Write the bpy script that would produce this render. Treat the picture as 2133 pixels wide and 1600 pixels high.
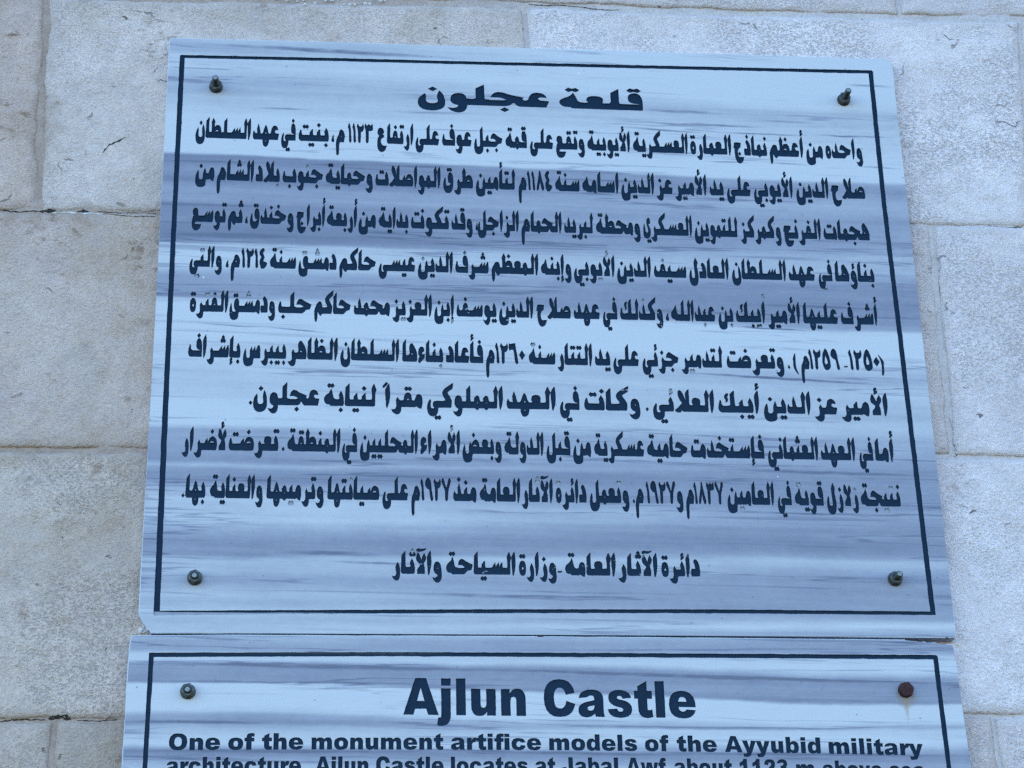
# A pair of engraved marble plaques bolted to a limestone ashlar wall, seen from below in open shade.
import bpy, bmesh, math, random
import numpy as np
from mathutils import Vector, Matrix
from mathutils.geometry import delaunay_2d_cdt

for o in list(bpy.data.objects):
    bpy.data.objects.remove(o, do_unlink=True)
S = bpy.context.scene
COL = S.collection
rng = np.random.default_rng(7)
random.seed(7)

# ------------------------------------------------------------------ camera, sky, sun, exposure
ZC = 2.657                                   # height of the upper plaque's centre above the ground
cam = bpy.data.cameras.new('camera')
cam.sensor_width = 36.0
cam.lens = 36.0*4400/2133
cam.clip_start, cam.clip_end = 0.05, 500
co = bpy.data.objects.new('camera', cam)
COL.objects.link(co)
right, fwd, up = Vector((0.995978, -0.086915, -0.021743)), Vector((0.088275, 0.910491, 0.403997)), Vector((-0.015317, -0.404291, 0.914502))
co.matrix_world = Matrix(((right.x, up.x, -fwd.x, -0.254), (right.y, up.y, -fwd.y, -2.20912), (right.z, up.z, -fwd.z, ZC-1.05737), (0, 0, 0, 1)))
S.camera = co

SUN_EL, SUN_AZ = math.radians(16), math.radians(50)     # azimuth from +Y (behind the wall) towards +X
w = bpy.data.worlds.new('World')
S.world = w
w.use_nodes = True
wn = w.node_tree.nodes
sky = wn.new('ShaderNodeTexSky')
sky.sky_type = 'NISHITA'
sky.sun_disc = False
sky.sun_elevation = SUN_EL
sky.sun_rotation = SUN_AZ
sky.air_density, sky.dust_density, sky.ozone_density = 1.0, 0.3, 4.3
w.node_tree.links.new(sky.outputs[0], wn['Background'].inputs['Color'])
wn['Background'].inputs['Strength'].default_value = 0.15
sl = bpy.data.lights.new('sun', 'SUN')
sl.energy, sl.angle, sl.color = 3.5, math.radians(0.5), (1.0, 0.95, 0.87)
so = bpy.data.objects.new('sun', sl)
COL.objects.link(so)
sd = Vector((math.sin(SUN_AZ)*math.cos(SUN_EL), math.cos(SUN_AZ)*math.cos(SUN_EL), math.sin(SUN_EL)))
so.rotation_euler = sd.to_track_quat('Z', 'Y').to_euler()
so.location = sd*20
S.view_settings.view_transform = 'Standard'
S.view_settings.look = 'None'
S.view_settings.exposure = 2.17
S.view_settings.gamma = 1.0
S.render.engine = 'CYCLES'
S.cycles.use_denoising = False
S.render.resolution_x, S.render.resolution_y = 1024, 768

# ------------------------------------------------------------------ helpers
def tag(o, label=None, cat=None, group=None, kind=None):
    for k, v in (('label', label), ('category', cat), ('group', group), ('kind', kind)):
        if v: o[k] = v
    return o
def empty(name, loc):
    o = bpy.data.objects.new(name, None)
    o.empty_display_size = 0.05
    o.location = loc
    COL.objects.link(o)
    return o
def mesh_obj(name, verts, faces, mat, parent=None, smooth=False):
    me = bpy.data.meshes.new(name)
    me.from_pydata([tuple(v) for v in verts], [], [tuple(f) for f in faces])
    for m in (mat if isinstance(mat, (list, tuple)) else [mat]): me.materials.append(m)
    if smooth: me.polygons.foreach_set('use_smooth', [True]*len(me.polygons))
    me.update()
    o = bpy.data.objects.new(name, me)
    COL.objects.link(o)
    if parent: o.parent = parent
    return o
def vnoise(x, y, seed=0):
    """smooth value noise in -1..1 on arrays"""
    xi, yi = np.floor(x).astype(np.int64), np.floor(y).astype(np.int64)
    fx, fy = x-xi, y-yi
    fx, fy = fx*fx*(3-2*fx), fy*fy*(3-2*fy)
    def h(a, b):
        n = (a*374761393+b*668265263+seed*974711) & 0x7fffffff
        n = ((n ^ (n >> 13))*1274126177) & 0x7fffffff
        return ((n ^ (n >> 16)) & 0xffff)/32767.5-1
    return (h(xi, yi)*(1-fx)+h(xi+1, yi)*fx)*(1-fy)+(h(xi, yi+1)*(1-fx)+h(xi+1, yi+1)*fx)*fy
def fbm(x, y, seed=0, n=4):
    return sum(vnoise(x*2**i+13.7*i, y*2**i-7.1*i, seed+i)*0.5**i for i in range(n))

class Nodes:
    """small wrapper that builds a procedural material"""
    def __init__(self, name):
        self.m = bpy.data.materials.new(name)
        self.m.use_nodes = True
        self.t = self.m.node_tree
        self.bsdf = self.t.nodes['Principled BSDF']
        self.tc = self.t.nodes.new('ShaderNodeTexCoord').outputs['Object']
    def put(self, sock, v):
        if isinstance(v, bpy.types.NodeSocket): self.t.links.new(v, sock)
        elif v is not None: sock.default_value = v
    def set(self, name, v): self.put(self.bsdf.inputs[name], v)
    def math(self, op, a, b=None, c=None, clamp=False):
        n = self.t.nodes.new('ShaderNodeMath'); n.operation = op; n.use_clamp = clamp
        self.put(n.inputs[0], a); self.put(n.inputs[1], b); self.put(n.inputs[2], c)
        return n.outputs[0]
    def scale(self, v, sx, sy, sz, off=(0, 0, 0)):
        n = self.t.nodes.new('ShaderNodeMapping')
        self.put(n.inputs[0], v); n.inputs['Scale'].default_value = (sx, sy, sz); n.inputs['Location'].default_value = off
        return n.outputs[0]
    def noise(self, v, scale, detail=3, rough=0.5, dist=0):
        n = self.t.nodes.new('ShaderNodeTexNoise')
        self.put(n.inputs['Vector'], v); n.inputs['Scale'].default_value = scale; n.inputs['Detail'].default_value = detail
        n.inputs['Roughness'].default_value = rough; n.inputs['Distortion'].default_value = dist
        return n.outputs['Fac']
    def voro(self, v, scale, out='Distance', feat='F1'):
        n = self.t.nodes.new('ShaderNodeTexVoronoi'); n.feature = feat
        self.put(n.inputs['Vector'], v); n.inputs['Scale'].default_value = scale
        return n.outputs[out]
    def step(self, v, a, b, lo=0.0, hi=1.0):
        n = self.t.nodes.new('ShaderNodeMapRange'); n.interpolation_type = 'SMOOTHSTEP'
        self.put(n.inputs[0], v); self.put(n.inputs[1], a); self.put(n.inputs[2], b); n.inputs[3].default_value = lo; n.inputs[4].default_value = hi
        return n.outputs[0]
    def lin(self, v, a, b, lo=0.0, hi=1.0):
        n = self.t.nodes.new('ShaderNodeMapRange')
        self.put(n.inputs[0], v)
        for i, k in ((1, a), (2, b), (3, lo), (4, hi)): n.inputs[i].default_value = k
        return n.outputs[0]
    def mix(self, f, a, b, mode='MIX'):
        n = self.t.nodes.new('ShaderNodeMix'); n.data_type = 'RGBA'; n.blend_type = mode
        self.put(n.inputs['Factor'], f); self.put(n.inputs[6], a); self.put(n.inputs[7], b)
        return n.outputs[2]
    def ramp(self, v, stops):
        n = self.t.nodes.new('ShaderNodeValToRGB'); r = n.color_ramp
        while len(r.elements) < len(stops): r.elements.new(0.5)
        for e, (p, c) in zip(r.elements, sorted(stops)):
            e.position = p; e.color = (c, c, c, 1) if not isinstance(c, tuple) else (*c, 1)
        self.put(n.inputs[0], v)
        return n.outputs[0]
    def xyz(self, v):
        n = self.t.nodes.new('ShaderNodeSeparateXYZ'); self.put(n.inputs[0], v)
        return n.outputs
    def grey(self, v):
        n = self.t.nodes.new('ShaderNodeCombineColor')
        for i in range(3): self.put(n.inputs[i], v)
        return n.outputs[0]
    def bump(self, h, dist, strength=1.0, normal=None):
        n = self.t.nodes.new('ShaderNodeBump'); self.put(n.inputs['Height'], h)
        n.inputs['Distance'].default_value = dist; n.inputs['Strength'].default_value = strength
        if normal is not None: self.put(n.inputs['Normal'], normal)
        return n.outputs[0]
    def objinfo(self, out): return self.t.nodes.new('ShaderNodeObjectInfo').outputs[out]
RGB = lambda r, g_, b: (r, g_, b, 1)


# ------------------------------------------------------------------ measured layout, millimetres from the upper plaque's centre
ARABIC = {
  'T': (106.86, [
    ('قلعة', 26.6, 293.0, 129.6, 292.3), ('عجلون', -146.5, 294.3, 13.7, 293.1),
  ]),
  'L1': (103.47, [
    ('واحده', 353.2, 232.2, 398.8, 231.8), ('من', 328.8, 232.4, 349.5, 232.2), ('أعظم', 283.4, 232.8, 325.2, 232.4),
    ('نماذج', 239.0, 233.1, 279.9, 232.8), ('العمارة', 185.6, 233.6, 236.0, 233.2), ('العسكرية', 115.1, 234.2, 182.3, 233.6),
    ('الأيوبية', 59.0, 234.6, 111.3, 234.2), ('وتقع', 21.0, 235.0, 55.5, 234.7), ('على', -10.9, 235.2, 16.9, 235.0),
    ('قمة', -40.6, 235.5, -15.0, 235.3), ('جبل', -78.6, 235.8, -44.6, 235.5), ('عوف', -117.3, 236.1, -82.1, 235.8),
    ('على', -149.4, 236.4, -121.3, 236.1), ('ارتفاع', -195.5, 236.8, -152.4, 236.4), ('١١٢٣', -230.8, 237.1, -201.0, 236.8),
    ('م', -244.9, 237.2, -234.5, 237.1), ('،', -250.4, 237.2, -247.4, 237.2), ('بنيت', -289.7, 237.6, -253.9, 237.3),
    ('في', -310.3, 237.7, -293.5, 237.6), ('عهد', -344.2, 238.0, -313.5, 237.8), ('السلطان', -412.1, 238.6, -347.0, 238.0),
  ]),
  'L2': (103.42, [
    ('صلاح', 355.5, 176.3, 397.1, 176.4), ('الدين', 312.1, 176.3, 352.1, 176.3), ('الأيوبي', 259.9, 176.3, 308.0, 176.3),
    ('على', 226.9, 176.4, 255.8, 176.3), ('يد', 206.1, 176.4, 222.8, 176.4), ('الأمير', 163.4, 176.6, 202.2, 176.4),
    ('عز', 140.8, 176.6, 160.4, 176.6), ('الدين', 98.0, 176.8, 138.1, 176.6), ('اسامه', 50.9, 177.0, 94.8, 176.8),
    ('سنة', 18.2, 177.2, 47.2, 177.1), ('١١٨٤', -15.7, 177.5, 14.4, 177.3), ('م', -26.1, 177.5, -16.4, 177.5),
    ('لتأمين', -77.4, 177.9, -30.1, 177.6), ('طرق', -116.3, 178.3, -81.1, 178.0), ('المواصلات', -197.4, 179.1, -120.0, 178.3),
    ('وحماية', -256.6, 179.8, -200.9, 179.1), ('جنوب', -307.5, 180.4, -260.0, 179.8), ('بلاد', -339.2, 180.9, -311.2, 180.5),
    ('الشام', -384.8, 181.5, -341.9, 180.9), ('من', -410.2, 181.9, -388.2, 181.6),
  ]),
  'L3': (101.23, [
    ('هجمات', 341.3, 119.6, 397.4, 119.5), ('الفرنج', 292.2, 119.7, 337.9, 119.6), ('وكمركز', 240.0, 119.9, 289.2, 119.7),
    ('للتموين', 184.3, 120.2, 236.5, 119.9), ('العسكري', 122.2, 120.5, 181.2, 120.2), ('ومحطة', 65.4, 120.8, 118.4, 120.5),
    ('لبريد', 27.3, 121.0, 61.9, 120.8), ('الحمام', -24.0, 121.4, 24.0, 121.0), ('الزاجل', -76.1, 121.7, -27.2, 121.4),
    ('،', -78.7, 121.8, -76.1, 121.7), ('وقد', -107.2, 122.0, -82.5, 121.8), ('تكونت', -155.3, 122.4, -110.7, 122.0),
    ('بداية', -193.3, 122.7, -158.4, 122.4), ('من', -217.1, 122.9, -197.0, 122.7), ('أربعة', -254.3, 123.3, -219.4, 122.9),
    ('أبراج', -290.2, 123.6, -257.0, 123.3), ('وخندق', -344.2, 124.2, -293.6, 123.7), ('،', -350.1, 124.3, -347.4, 124.2),
    ('ثم', -370.0, 124.5, -353.5, 124.3), ('توسع', -411.9, 125.0, -373.1, 124.5),
  ]),
  'L4': (99.46, [
    ('بناؤها', 350.5, 63.4, 398.1, 63.3), ('في', 330.4, 63.5, 346.9, 63.4), ('عهد', 294.5, 63.6, 325.7, 63.5),
    ('السلطان', 225.9, 63.8, 291.1, 63.6), ('العادل', 174.6, 64.0, 222.0, 63.8), ('سيف', 132.4, 64.1, 170.8, 64.0),
    ('الدين', 88.2, 64.2, 128.5, 64.1), ('الأيوبي', 37.0, 64.4, 85.3, 64.2), ('وإبنه', -2.2, 64.5, 33.6, 64.4),
    ('المعظم', -60.5, 64.7, -5.4, 64.5), ('شرف', -103.1, 64.9, -64.4, 64.7), ('الدين', -147.1, 65.0, -106.4, 64.9),
    ('عيسى', -193.1, 65.2, -150.7, 65.1), ('حاكم', -239.0, 65.4, -196.8, 65.2), ('دمشق', -286.5, 65.6, -242.6, 65.4),
    ('سنة', -319.7, 65.7, -289.8, 65.6), ('١٢١٤', -353.0, 65.8, -323.1, 65.7), ('م', -364.8, 65.9, -354.4, 65.8),
    ('،', -370.7, 65.9, -367.8, 65.9), ('والتي', -412.4, 66.1, -375.5, 65.9),
  ]),
  'L5': (100.18, [
    ('أشرف', 352.9, 7.1, 396.8, 7.0), ('عليها', 307.5, 7.2, 348.9, 7.1), ('الأمير', 264.9, 7.3, 303.7, 7.2),
    ('أيبك', 227.1, 7.3, 261.9, 7.3), ('بن', 206.1, 7.4, 223.6, 7.3), ('عبدالله', 149.9, 7.5, 201.9, 7.4),
    ('،', 143.4, 7.5, 146.9, 7.5), ('وكذلك', 89.6, 7.6, 140.0, 7.5), ('في', 69.1, 7.7, 85.8, 7.6),
    ('عهد', 35.0, 7.7, 65.2, 7.7), ('صلاح', -9.0, 7.8, 30.9, 7.7), ('الدين', -52.8, 7.9, -13.0, 7.8),
    ('يوسف', -102.5, 7.9, -56.2, 7.9), ('إبن', -128.3, 8.0, -105.7, 7.9), ('العزيز', -177.0, 8.0, -131.4, 8.0),
    ('محمد', -221.6, 8.1, -180.2, 8.1), ('حاكم', -267.2, 8.2, -225.6, 8.1), ('حلب', -308.8, 8.2, -271.0, 8.2),
    ('ودمشق', -364.6, 8.3, -312.6, 8.2), ('الفترة', -409.9, 8.3, -366.5, 8.3),
  ]),
  'L6': (101.35, [
    (')', 393.0, -52.3, 399.2, -52.3), ('١٢٥٠', 357.5, -52.3, 394.0, -52.3), ('-', 351.5, -52.3, 355.3, -52.3),
    ('١٢٥٩', 309.9, -52.3, 345.9, -52.3), ('م', 300.0, -52.3, 310.2, -52.3), ('(', 291.0, -52.3, 296.4, -52.3),
    ('.', 284.0, -52.3, 287.0, -52.3), ('وتعرضت', 212.2, -52.2, 279.6, -52.3), ('لتدمير', 158.9, -52.1, 207.2, -52.2),
    ('جزئي', 113.0, -52.0, 155.3, -52.1), ('على', 78.9, -51.9, 108.6, -51.9), ('يد', 57.6, -51.8, 75.1, -51.8),
    ('التتار', 13.9, -51.6, 54.2, -51.8), ('سنة', -19.4, -51.5, 11.0, -51.6), ('١٢٦٠', -58.3, -51.3, -24.0, -51.5),
    ('م', -69.1, -51.3, -59.2, -51.3), ('فأعاد', -115.3, -51.0, -72.7, -51.3), ('بناءها', -165.7, -50.8, -118.8, -51.0),
    ('السلطان', -236.5, -50.3, -169.6, -50.7), ('الظاهر', -296.3, -49.9, -239.9, -50.3), ('بيبرس', -347.2, -49.5, -298.8, -49.9),
    ('بإشراف', -409.5, -49.0, -350.7, -49.5),
  ]),
  'L7': (102.25, [
    ('الأمير', 343.2, -109.3, 398.3, -109.5), ('عز', 311.6, -109.2, 338.3, -109.3), ('الدين', 252.0, -108.9, 307.2, -109.1),
    ('أيبك', 198.9, -108.7, 246.6, -108.9), ('العلائي', 122.6, -108.5, 194.0, -108.7), ('.', 113.9, -108.4, 117.5, -108.4),
    ('وكانت', 43.0, -108.2, 107.5, -108.4), ('في', 14.9, -108.1, 37.2, -108.2), ('العهد', -46.3, -108.0, 10.0, -108.1),
    ('المملوكي', -137.4, -107.8, -50.8, -108.0), ('مقراً', -185.0, -107.7, -142.9, -107.8), ('لنيابة', -254.5, -107.5, -195.4, -107.6),
    ('عجلون', -334.3, -107.4, -260.0, -107.5), ('.', -339.2, -107.4, -335.3, -107.4),
  ]),
  'L8': (102.24, [
    ('أما', 378.0, -166.4, 399.6, -166.6), ('في', 359.3, -166.3, 375.3, -166.4), ('العهد', 314.6, -165.9, 354.8, -166.2),
    ('العثماني', 252.6, -165.5, 311.4, -165.9), ('فإستخدمت', 163.6, -165.0, 248.4, -165.5), ('حامية', 113.2, -164.8, 159.5, -165.0),
    ('عسكرية', 52.4, -164.5, 109.4, -164.8), ('من', 28.3, -164.4, 48.6, -164.5), ('قبل', -2.1, -164.3, 24.8, -164.4),
    ('الدولة', -50.0, -164.1, -5.6, -164.3), ('وبعض', -97.6, -163.9, -53.5, -164.1), ('الأمراء', -145.2, -163.8, -100.7, -163.9),
    ('المحليين', -213.3, -163.7, -148.4, -163.8), ('في', -233.2, -163.6, -216.8, -163.7), ('المنطقة', -294.6, -163.5, -235.8, -163.6),
    ('.', -300.9, -163.5, -298.1, -163.5), ('تعرضت', -360.0, -163.5, -305.1, -163.5), ('لأضرار', -411.7, -163.5, -363.0, -163.5),
  ]),
  'L9': (102.56, [
    ('نتيجة', 356.3, -222.2, 402.1, -222.3), ('زلازل', 316.8, -222.1, 353.1, -222.2), ('قوية', 279.9, -222.0, 312.8, -222.1),
    ('في', 260.0, -221.9, 275.8, -222.0), ('العامين', 202.1, -221.8, 256.0, -221.9), ('١٨٣٧', 164.1, -221.7, 198.0, -221.8),
    ('م', 154.6, -221.7, 164.1, -221.7), ('و', 143.7, -221.7, 151.3, -221.7), ('١٩٢٧', 109.5, -221.6, 143.0, -221.7),
    ('م', 97.2, -221.6, 106.4, -221.6), ('.', 93.9, -221.6, 96.3, -221.6), ('وتعمل', 45.2, -221.4, 89.7, -221.5),
    ('دائرة', 6.9, -221.3, 41.2, -221.4), ('الآثار', -31.7, -221.3, 3.3, -221.3), ('العامة', -79.0, -221.1, -33.6, -221.3),
    ('منذ', -108.6, -221.1, -82.9, -221.1), ('١٩٢٧', -145.4, -221.0, -111.6, -221.1), ('م', -155.6, -221.0, -146.1, -221.0),
    ('على', -187.8, -220.9, -159.6, -221.0), ('صيانتها', -249.0, -220.8, -191.7, -220.9), ('وترميمها', -316.4, -220.6, -253.6, -220.7),
    ('والعناية', -378.8, -220.4, -321.0, -220.6), ('بها', -405.7, -220.4, -384.2, -220.4), ('.', -410.0, -220.4, -406.8, -220.4),
  ]),
  'F': (96.38, [
    ('دائرة', 122.5, -307.7, 165.7, -307.8), ('الآثار', 73.9, -307.6, 117.8, -307.7), ('العامة', 14.5, -307.5, 71.0, -307.6),
    ('-', 6.3, -307.5, 10.7, -307.5), ('وزارة', -36.7, -307.4, 4.7, -307.5), ('السياحة', -117.4, -307.3, -40.8, -307.4),
    ('والآثار', -177.0, -307.1, -122.6, -307.2),
  ]),
}
ENGLISH = {
  'ET': (56.42, [
    ('Ajlun', -165.1, -465.7, -33.2, -467.0), ('Castle', -13.4, -467.2, 152.0, -469.0),
  ]),
  'E1': (24.44, [
    ('One', -411.7, -504.3, -358.2, -503.9), ('of', -349.6, -503.9, -322.2, -503.8), ('the', -314.1, -503.7, -270.9, -503.6),
    ('monument', -262.0, -503.6, -122.4, -503.7), ('artifice', -114.2, -503.7, -17.8, -504.3), ('models', -9.0, -504.3, 85.7, -505.2),
    ('of', 94.3, -505.3, 120.1, -505.6), ('the', 129.0, -505.7, 172.4, -506.2), ('Ayyubid', 181.1, -506.3, 285.9, -508.0),
    ('military', 295.0, -508.2, 398.7, -510.2),
  ]),
  'E2': (24.65, [
    ('architecture˙', -413.3, -529.4, -266.4, -528.9), ('Ajlun', -257.8, -528.9, -202.0, -528.9), ('Castle', -193.8, -528.9, -122.2, -529.0),
    ('locates', -114.5, -529.1, -32.6, -529.5), ('at', -24.7, -529.5, -3.1, -529.7), ('Jabal', 4.1, -529.7, 64.3, -530.2),
    ('Awf', 73.1, -530.3, 115.9, -530.8), ('about', 124.7, -530.9, 187.6, -531.6), ('1123', 196.0, -531.7, 248.6, -532.5),
    ('m', 257.5, -532.6, 277.1, -532.9), ('above', 286.0, -533.1, 351.7, -534.2), ('sea', 359.7, -534.4, 398.0, -535.1),
  ]),
}
SLAB_A = [(-449.3, 372.3), (-448.7, 377.5), (-305.2, 378.4), (-128.7, 378.3), (-14.1, 378.1), (-11.1, 377.1), (-2.8, 377.4), (0.2, 378.2), (230.7, 377.7), (401.4, 377.6), (441.3, 377.9), (446.1, 376.3), (448.2, 372.4), (449.3, 358.4), (447.0, 173.8), (447.0, 50.0), (447.6, 44.9), (448.2, -62.8), (448.4, -213.0), (450.2, -361.5), (450.5, -373.8), (448.4, -377.7), (440.8, -377.7), (439.8, -376.6), (436.9, -377.8), (399.4, -377.7), (183.7, -376.5), (-34.0, -375.4), (-237.7, -375.9), (-436.2, -376.9), (-437.9, -373.9), (-440.5, -372.9), (-442.2, -368.6), (-444.9, -365.9), (-448.2, -360.0), (-450.5, -356.3), (-450.5, -350.3), (-450.6, -312.2), (-448.9, -60.2), (-448.9, 131.2), (-449.1, 288.1)]
SLAB_B = [(-456.5, -378.9), (-356.3, -377.7), (-133.6, -377.5), (-19.3, -377.5), (-17.2, -378.6), (-13.0, -378.6), (-10.8, -377.6), (183.5, -378.4), (391.0, -379.5), (393.1, -380.8), (404.4, -381.5), (406.5, -382.4), (413.1, -381.7), (415.7, -382.7), (425.5, -382.9), (429.2, -384.5), (444.4, -384.9), (445.8, -387.1), (445.4, -395.9), (447.2, -408.5), (446.9, -470.9), (446.9, -484.8), (445.3, -487.5), (446.9, -490.1), (446.8, -524.0)]
SLAB_B_LEFT = [(-459.8, -523.4), (-459.3, -472.1), (-459.4, -440.8), (-459.0, -409.2), (-458.1, -386.4)]
RIM_A = [(-434.6, 353.4), (-246.4, 355.2), (-69.8, 356.0), (169.1, 357.8), (421.9, 359.9), (423.2, 358.2), (422.5, 173.1), (425.0, -7.4), (427.2, -189.7), (429.1, -351.3), (185.3, -350.6), (-28.1, -351.6), (-238.0, -353.6), (-433.3, -356.7), (-434.4, -355.1), (-435.4, -83.8), (-435.5, 131.6), (-435.5, 350.8)]
RIM_A_IN = [(-429.3, 349.0), (-246.3, 350.7), (-69.9, 351.5), (168.9, 353.1), (417.0, 354.8), (416.5, 173.0), (418.9, -7.5), (421.0, -189.8), (423.0, -347.2), (185.5, -346.1), (-28.0, -347.2), (-238.0, -349.3), (-427.6, -351.3), (-429.2, -83.7), (-429.7, 131.7)]
RIM_B = [(-436.2, -398.6), (-434.2, -398.3), (-185.7, -396.6), (76.2, -396.6), (424.5, -397.3), (426.3, -398.7), (427.1, -454.8), (428.2, -524.0)]
RIM_B_IN = [(-431.8, -403.2), (-185.7, -401.2), (75.9, -401.4), (420.8, -402.3), (421.5, -454.8), (422.8, -524.0)]
RIM_B_LEFT = [(-437.0, -399.6), (-437.5, -461.7), (-438.0, -523.4)]
RIM_B_LEFT_IN = [(-432.9, -523.4), (-432.4, -461.7)]
VEIN_A_L = [(380.8, 0.75), (373.9, 0.72), (368.4, 0.68), (360.7, 0.72), (354.7, 0.8), (338.3, 0.86), (323.3, 0.72), (303.0, 0.7), (294.9, 0.76), (284.2, 0.78), (268.1, 0.9), (225.7, 0.92), (217.3, 0.84), (214.1, 0.42), (207.3, 0.45), (194.2, 0.48), (182.5, 0.38), (170.9, 0.6), (155.4, 0.6), (146.4, 0.46), (127.2, 0.46), (107.9, 0.4), (98.7, 0.5), (95.2, 0.76), (76.6, 0.86), (64.0, 0.76), (54.1, 0.56), (41.6, 0.55), (30.5, 0.56), (25.5, 0.7), (15.7, 0.9), (-7.6, 0.92), (-17.3, 0.9), (-24.6, 0.88), (-34.3, 0.84), (-51.2, 0.86), (-65.6, 0.76), (-82.3, 0.75), (-94.2, 0.8), (-113.1, 0.9), (-130.8, 0.9), (-139.0, 0.62), (-152.9, 0.55), (-176.1, 0.55), (-180.7, 0.74), (-186.7, 0.55), (-199.1, 0.44), (-206.4, 0.62), (-221.9, 0.8), (-246.8, 0.8), (-253.5, 0.66), (-271.4, 0.5), (-285.9, 0.5), (-291.0, 0.74), (-303.0, 0.76), (-316.2, 0.6), (-333.3, 0.76), (-342.0, 0.7), (-349.6, 0.8), (-361.6, 0.7), (-376.7, 0.76)]
VEIN_A_R = [(380.9, 0.95), (361.1, 0.95), (333.1, 0.9), (305.3, 0.9), (296.5, 0.74), (283.3, 0.76), (275.1, 0.76), (261.4, 0.82), (245.1, 0.86), (226.2, 0.86), (212.7, 0.95), (200.7, 0.95), (194.5, 0.6), (183.4, 0.5), (170.1, 0.64), (154.2, 0.66), (143.7, 0.55), (130.6, 0.6), (117.6, 0.55), (102.0, 0.6), (94.2, 0.7), (76.2, 0.7), (58.3, 0.5), (43.0, 0.46), (28.8, 0.45), (3.9, 0.52), (-0.4, 0.6), (-7.4, 0.86), (-4.9, 0.85), (-12.4, 0.95), (-32.3, 0.95), (-47.1, 0.8), (-58.2, 0.7), (-66.0, 0.64), (-74.6, 0.76), (-88.7, 0.8), (-115.4, 0.76), (-129.8, 0.8), (-144.2, 0.66), (-167.9, 0.64), (-182.1, 0.48), (-191.5, 0.5), (-210.3, 0.5), (-226.5, 0.5), (-234.7, 0.58), (-252.0, 0.5), (-274.9, 0.5), (-281.7, 0.56), (-289.0, 0.76), (-302.1, 0.62), (-311.2, 0.55), (-338.1, 0.56), (-351.5, 0.6), (-358.1, 0.62), (-365.9, 0.86), (-373.6, 0.62)]
VEIN_B_L = [(-377.7, 0.7), (-384.9, 0.62), (-395.1, 0.6), (-400.3, 0.8), (-405.7, 0.85), (-410.6, 0.5), (-428.7, 0.5), (-433.4, 0.95), (-447.6, 0.95), (-460.9, 0.86), (-466.4, 0.62), (-474.9, 0.5), (-478.4, 0.66), (-487.2, 0.76), (-498.1, 0.86), (-505.9, 0.45), (-513.2, 0.56), (-524.0, 0.76), (-539.1, 0.8), (-547.6, 0.5), (-568.9, 0.8), (-590.0, 0.5), (-611.0, 0.85)]
VEIN_B_R = [(-379.6, 0.66), (-390.0, 0.55), (-395.8, 0.6), (-402.7, 0.84), (-415.4, 0.9), (-425.7, 0.52), (-434.8, 0.5), (-446.2, 0.52), (-452.1, 0.45), (-456.2, 0.95), (-471.0, 0.95), (-479.6, 0.66), (-484.5, 0.86), (-496.8, 0.85), (-504.6, 0.62), (-510.6, 0.48), (-524.5, 0.62), (-539.9, 0.85), (-555.2, 0.45), (-570.5, 0.8), (-592.1, 0.6), (-613.5, 0.85)]
MATCH_A = [(393.3, 393.6), (377.4, 377.3), (213.9, 194.7), (165.7, 156.9), (96.7, 89.7), (54.1, 53.2), (16.9, -4.9), (-22.2, -37.8), (-82.3, -93.0), (-139.0, -144.8), (-176.1, -176.8), (-204.8, -198.6), (-253.5, -252.0), (-289.3, -286.3), (-349.6, -347.0), (-377.8, -376.4)]
MATCH_B = [(-365.9, -365.7), (-377.8, -379.0), (-399.2, -399.8), (-410.9, -427.0), (-430.0, -452.4), (-432.6, -455.6), (-466.7, -477.5), (-475.0, -481.7), (-497.8, -504.0), (-506.0, -510.3), (-543.8, -548.9), (-623.7, -629.6)]
HAIR_A = [(-404.0, 369.8, -93.4, 359.7, 3.48, 0.5), (-343.5, 282.0, -271.5, 280.2, 1.74, 0.4), (-187.6, 281.5, -71.0, 281.0, 2.32, 0.25), (124.1, 293.9, 237.2, 290.5, 2.9, 0.3), (138.0, 274.5, 245.1, 274.4, 2.03, 0.6), (99.2, 268.6, 211.5, 261.8, 1.74, 0.5), (188.5, 274.7, 277.9, 272.6, 1.74, 0.5), (223.6, 264.2, 337.1, 262.8, 1.45, 0.5), (337.2, 264.2, 442.5, 262.5, 1.74, 0.6), (379.6, 337.9, 453.8, 335.4, 2.9, 0.35), (197.4, 223.7, 262.4, 222.2, 1.28, 0.55), (268.5, 224.3, 339.7, 221.0, 1.45, 0.35), (381.5, 221.5, 450.3, 219.3, 1.74, 0.5), (-187.5, 257.3, -12.9, 257.8, 1.45, 0.3), (212.9, 1.7, 315.7, -3.2, 1.51, 0.65), (147.1, -58.8, 401.5, -71.0, 2.03, 0.65), (-403.9, -7.4, -319.0, -10.6, 1.39, 0.4), (-330.0, -9.6, -242.0, -17.1, 1.39, 0.45), (-450.0, 107.1, -288.4, 107.2, 4.06, 0.35), (-454.5, 206.5, -324.4, 205.6, 2.32, 0.3), (-301.9, -282.8, -186.0, -285.7, 3.48, 0.35), (-249.2, -294.0, -133.1, -296.4, 1.74, 0.4), (-159.6, -331.0, 78.8, -334.9, 2.9, 0.35), (165.4, -230.0, 413.8, -234.4, 1.74, 0.4), (195.9, -179.6, 441.2, -184.8, 2.32, 0.4), (237.7, 30.4, 422.5, 27.2, 2.32, 0.4), (-147.4, 135.6, 99.2, 132.1, 2.9, 0.3), (-451.7, -202.1, -388.5, -202.5, 1.74, 0.3)]
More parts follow.
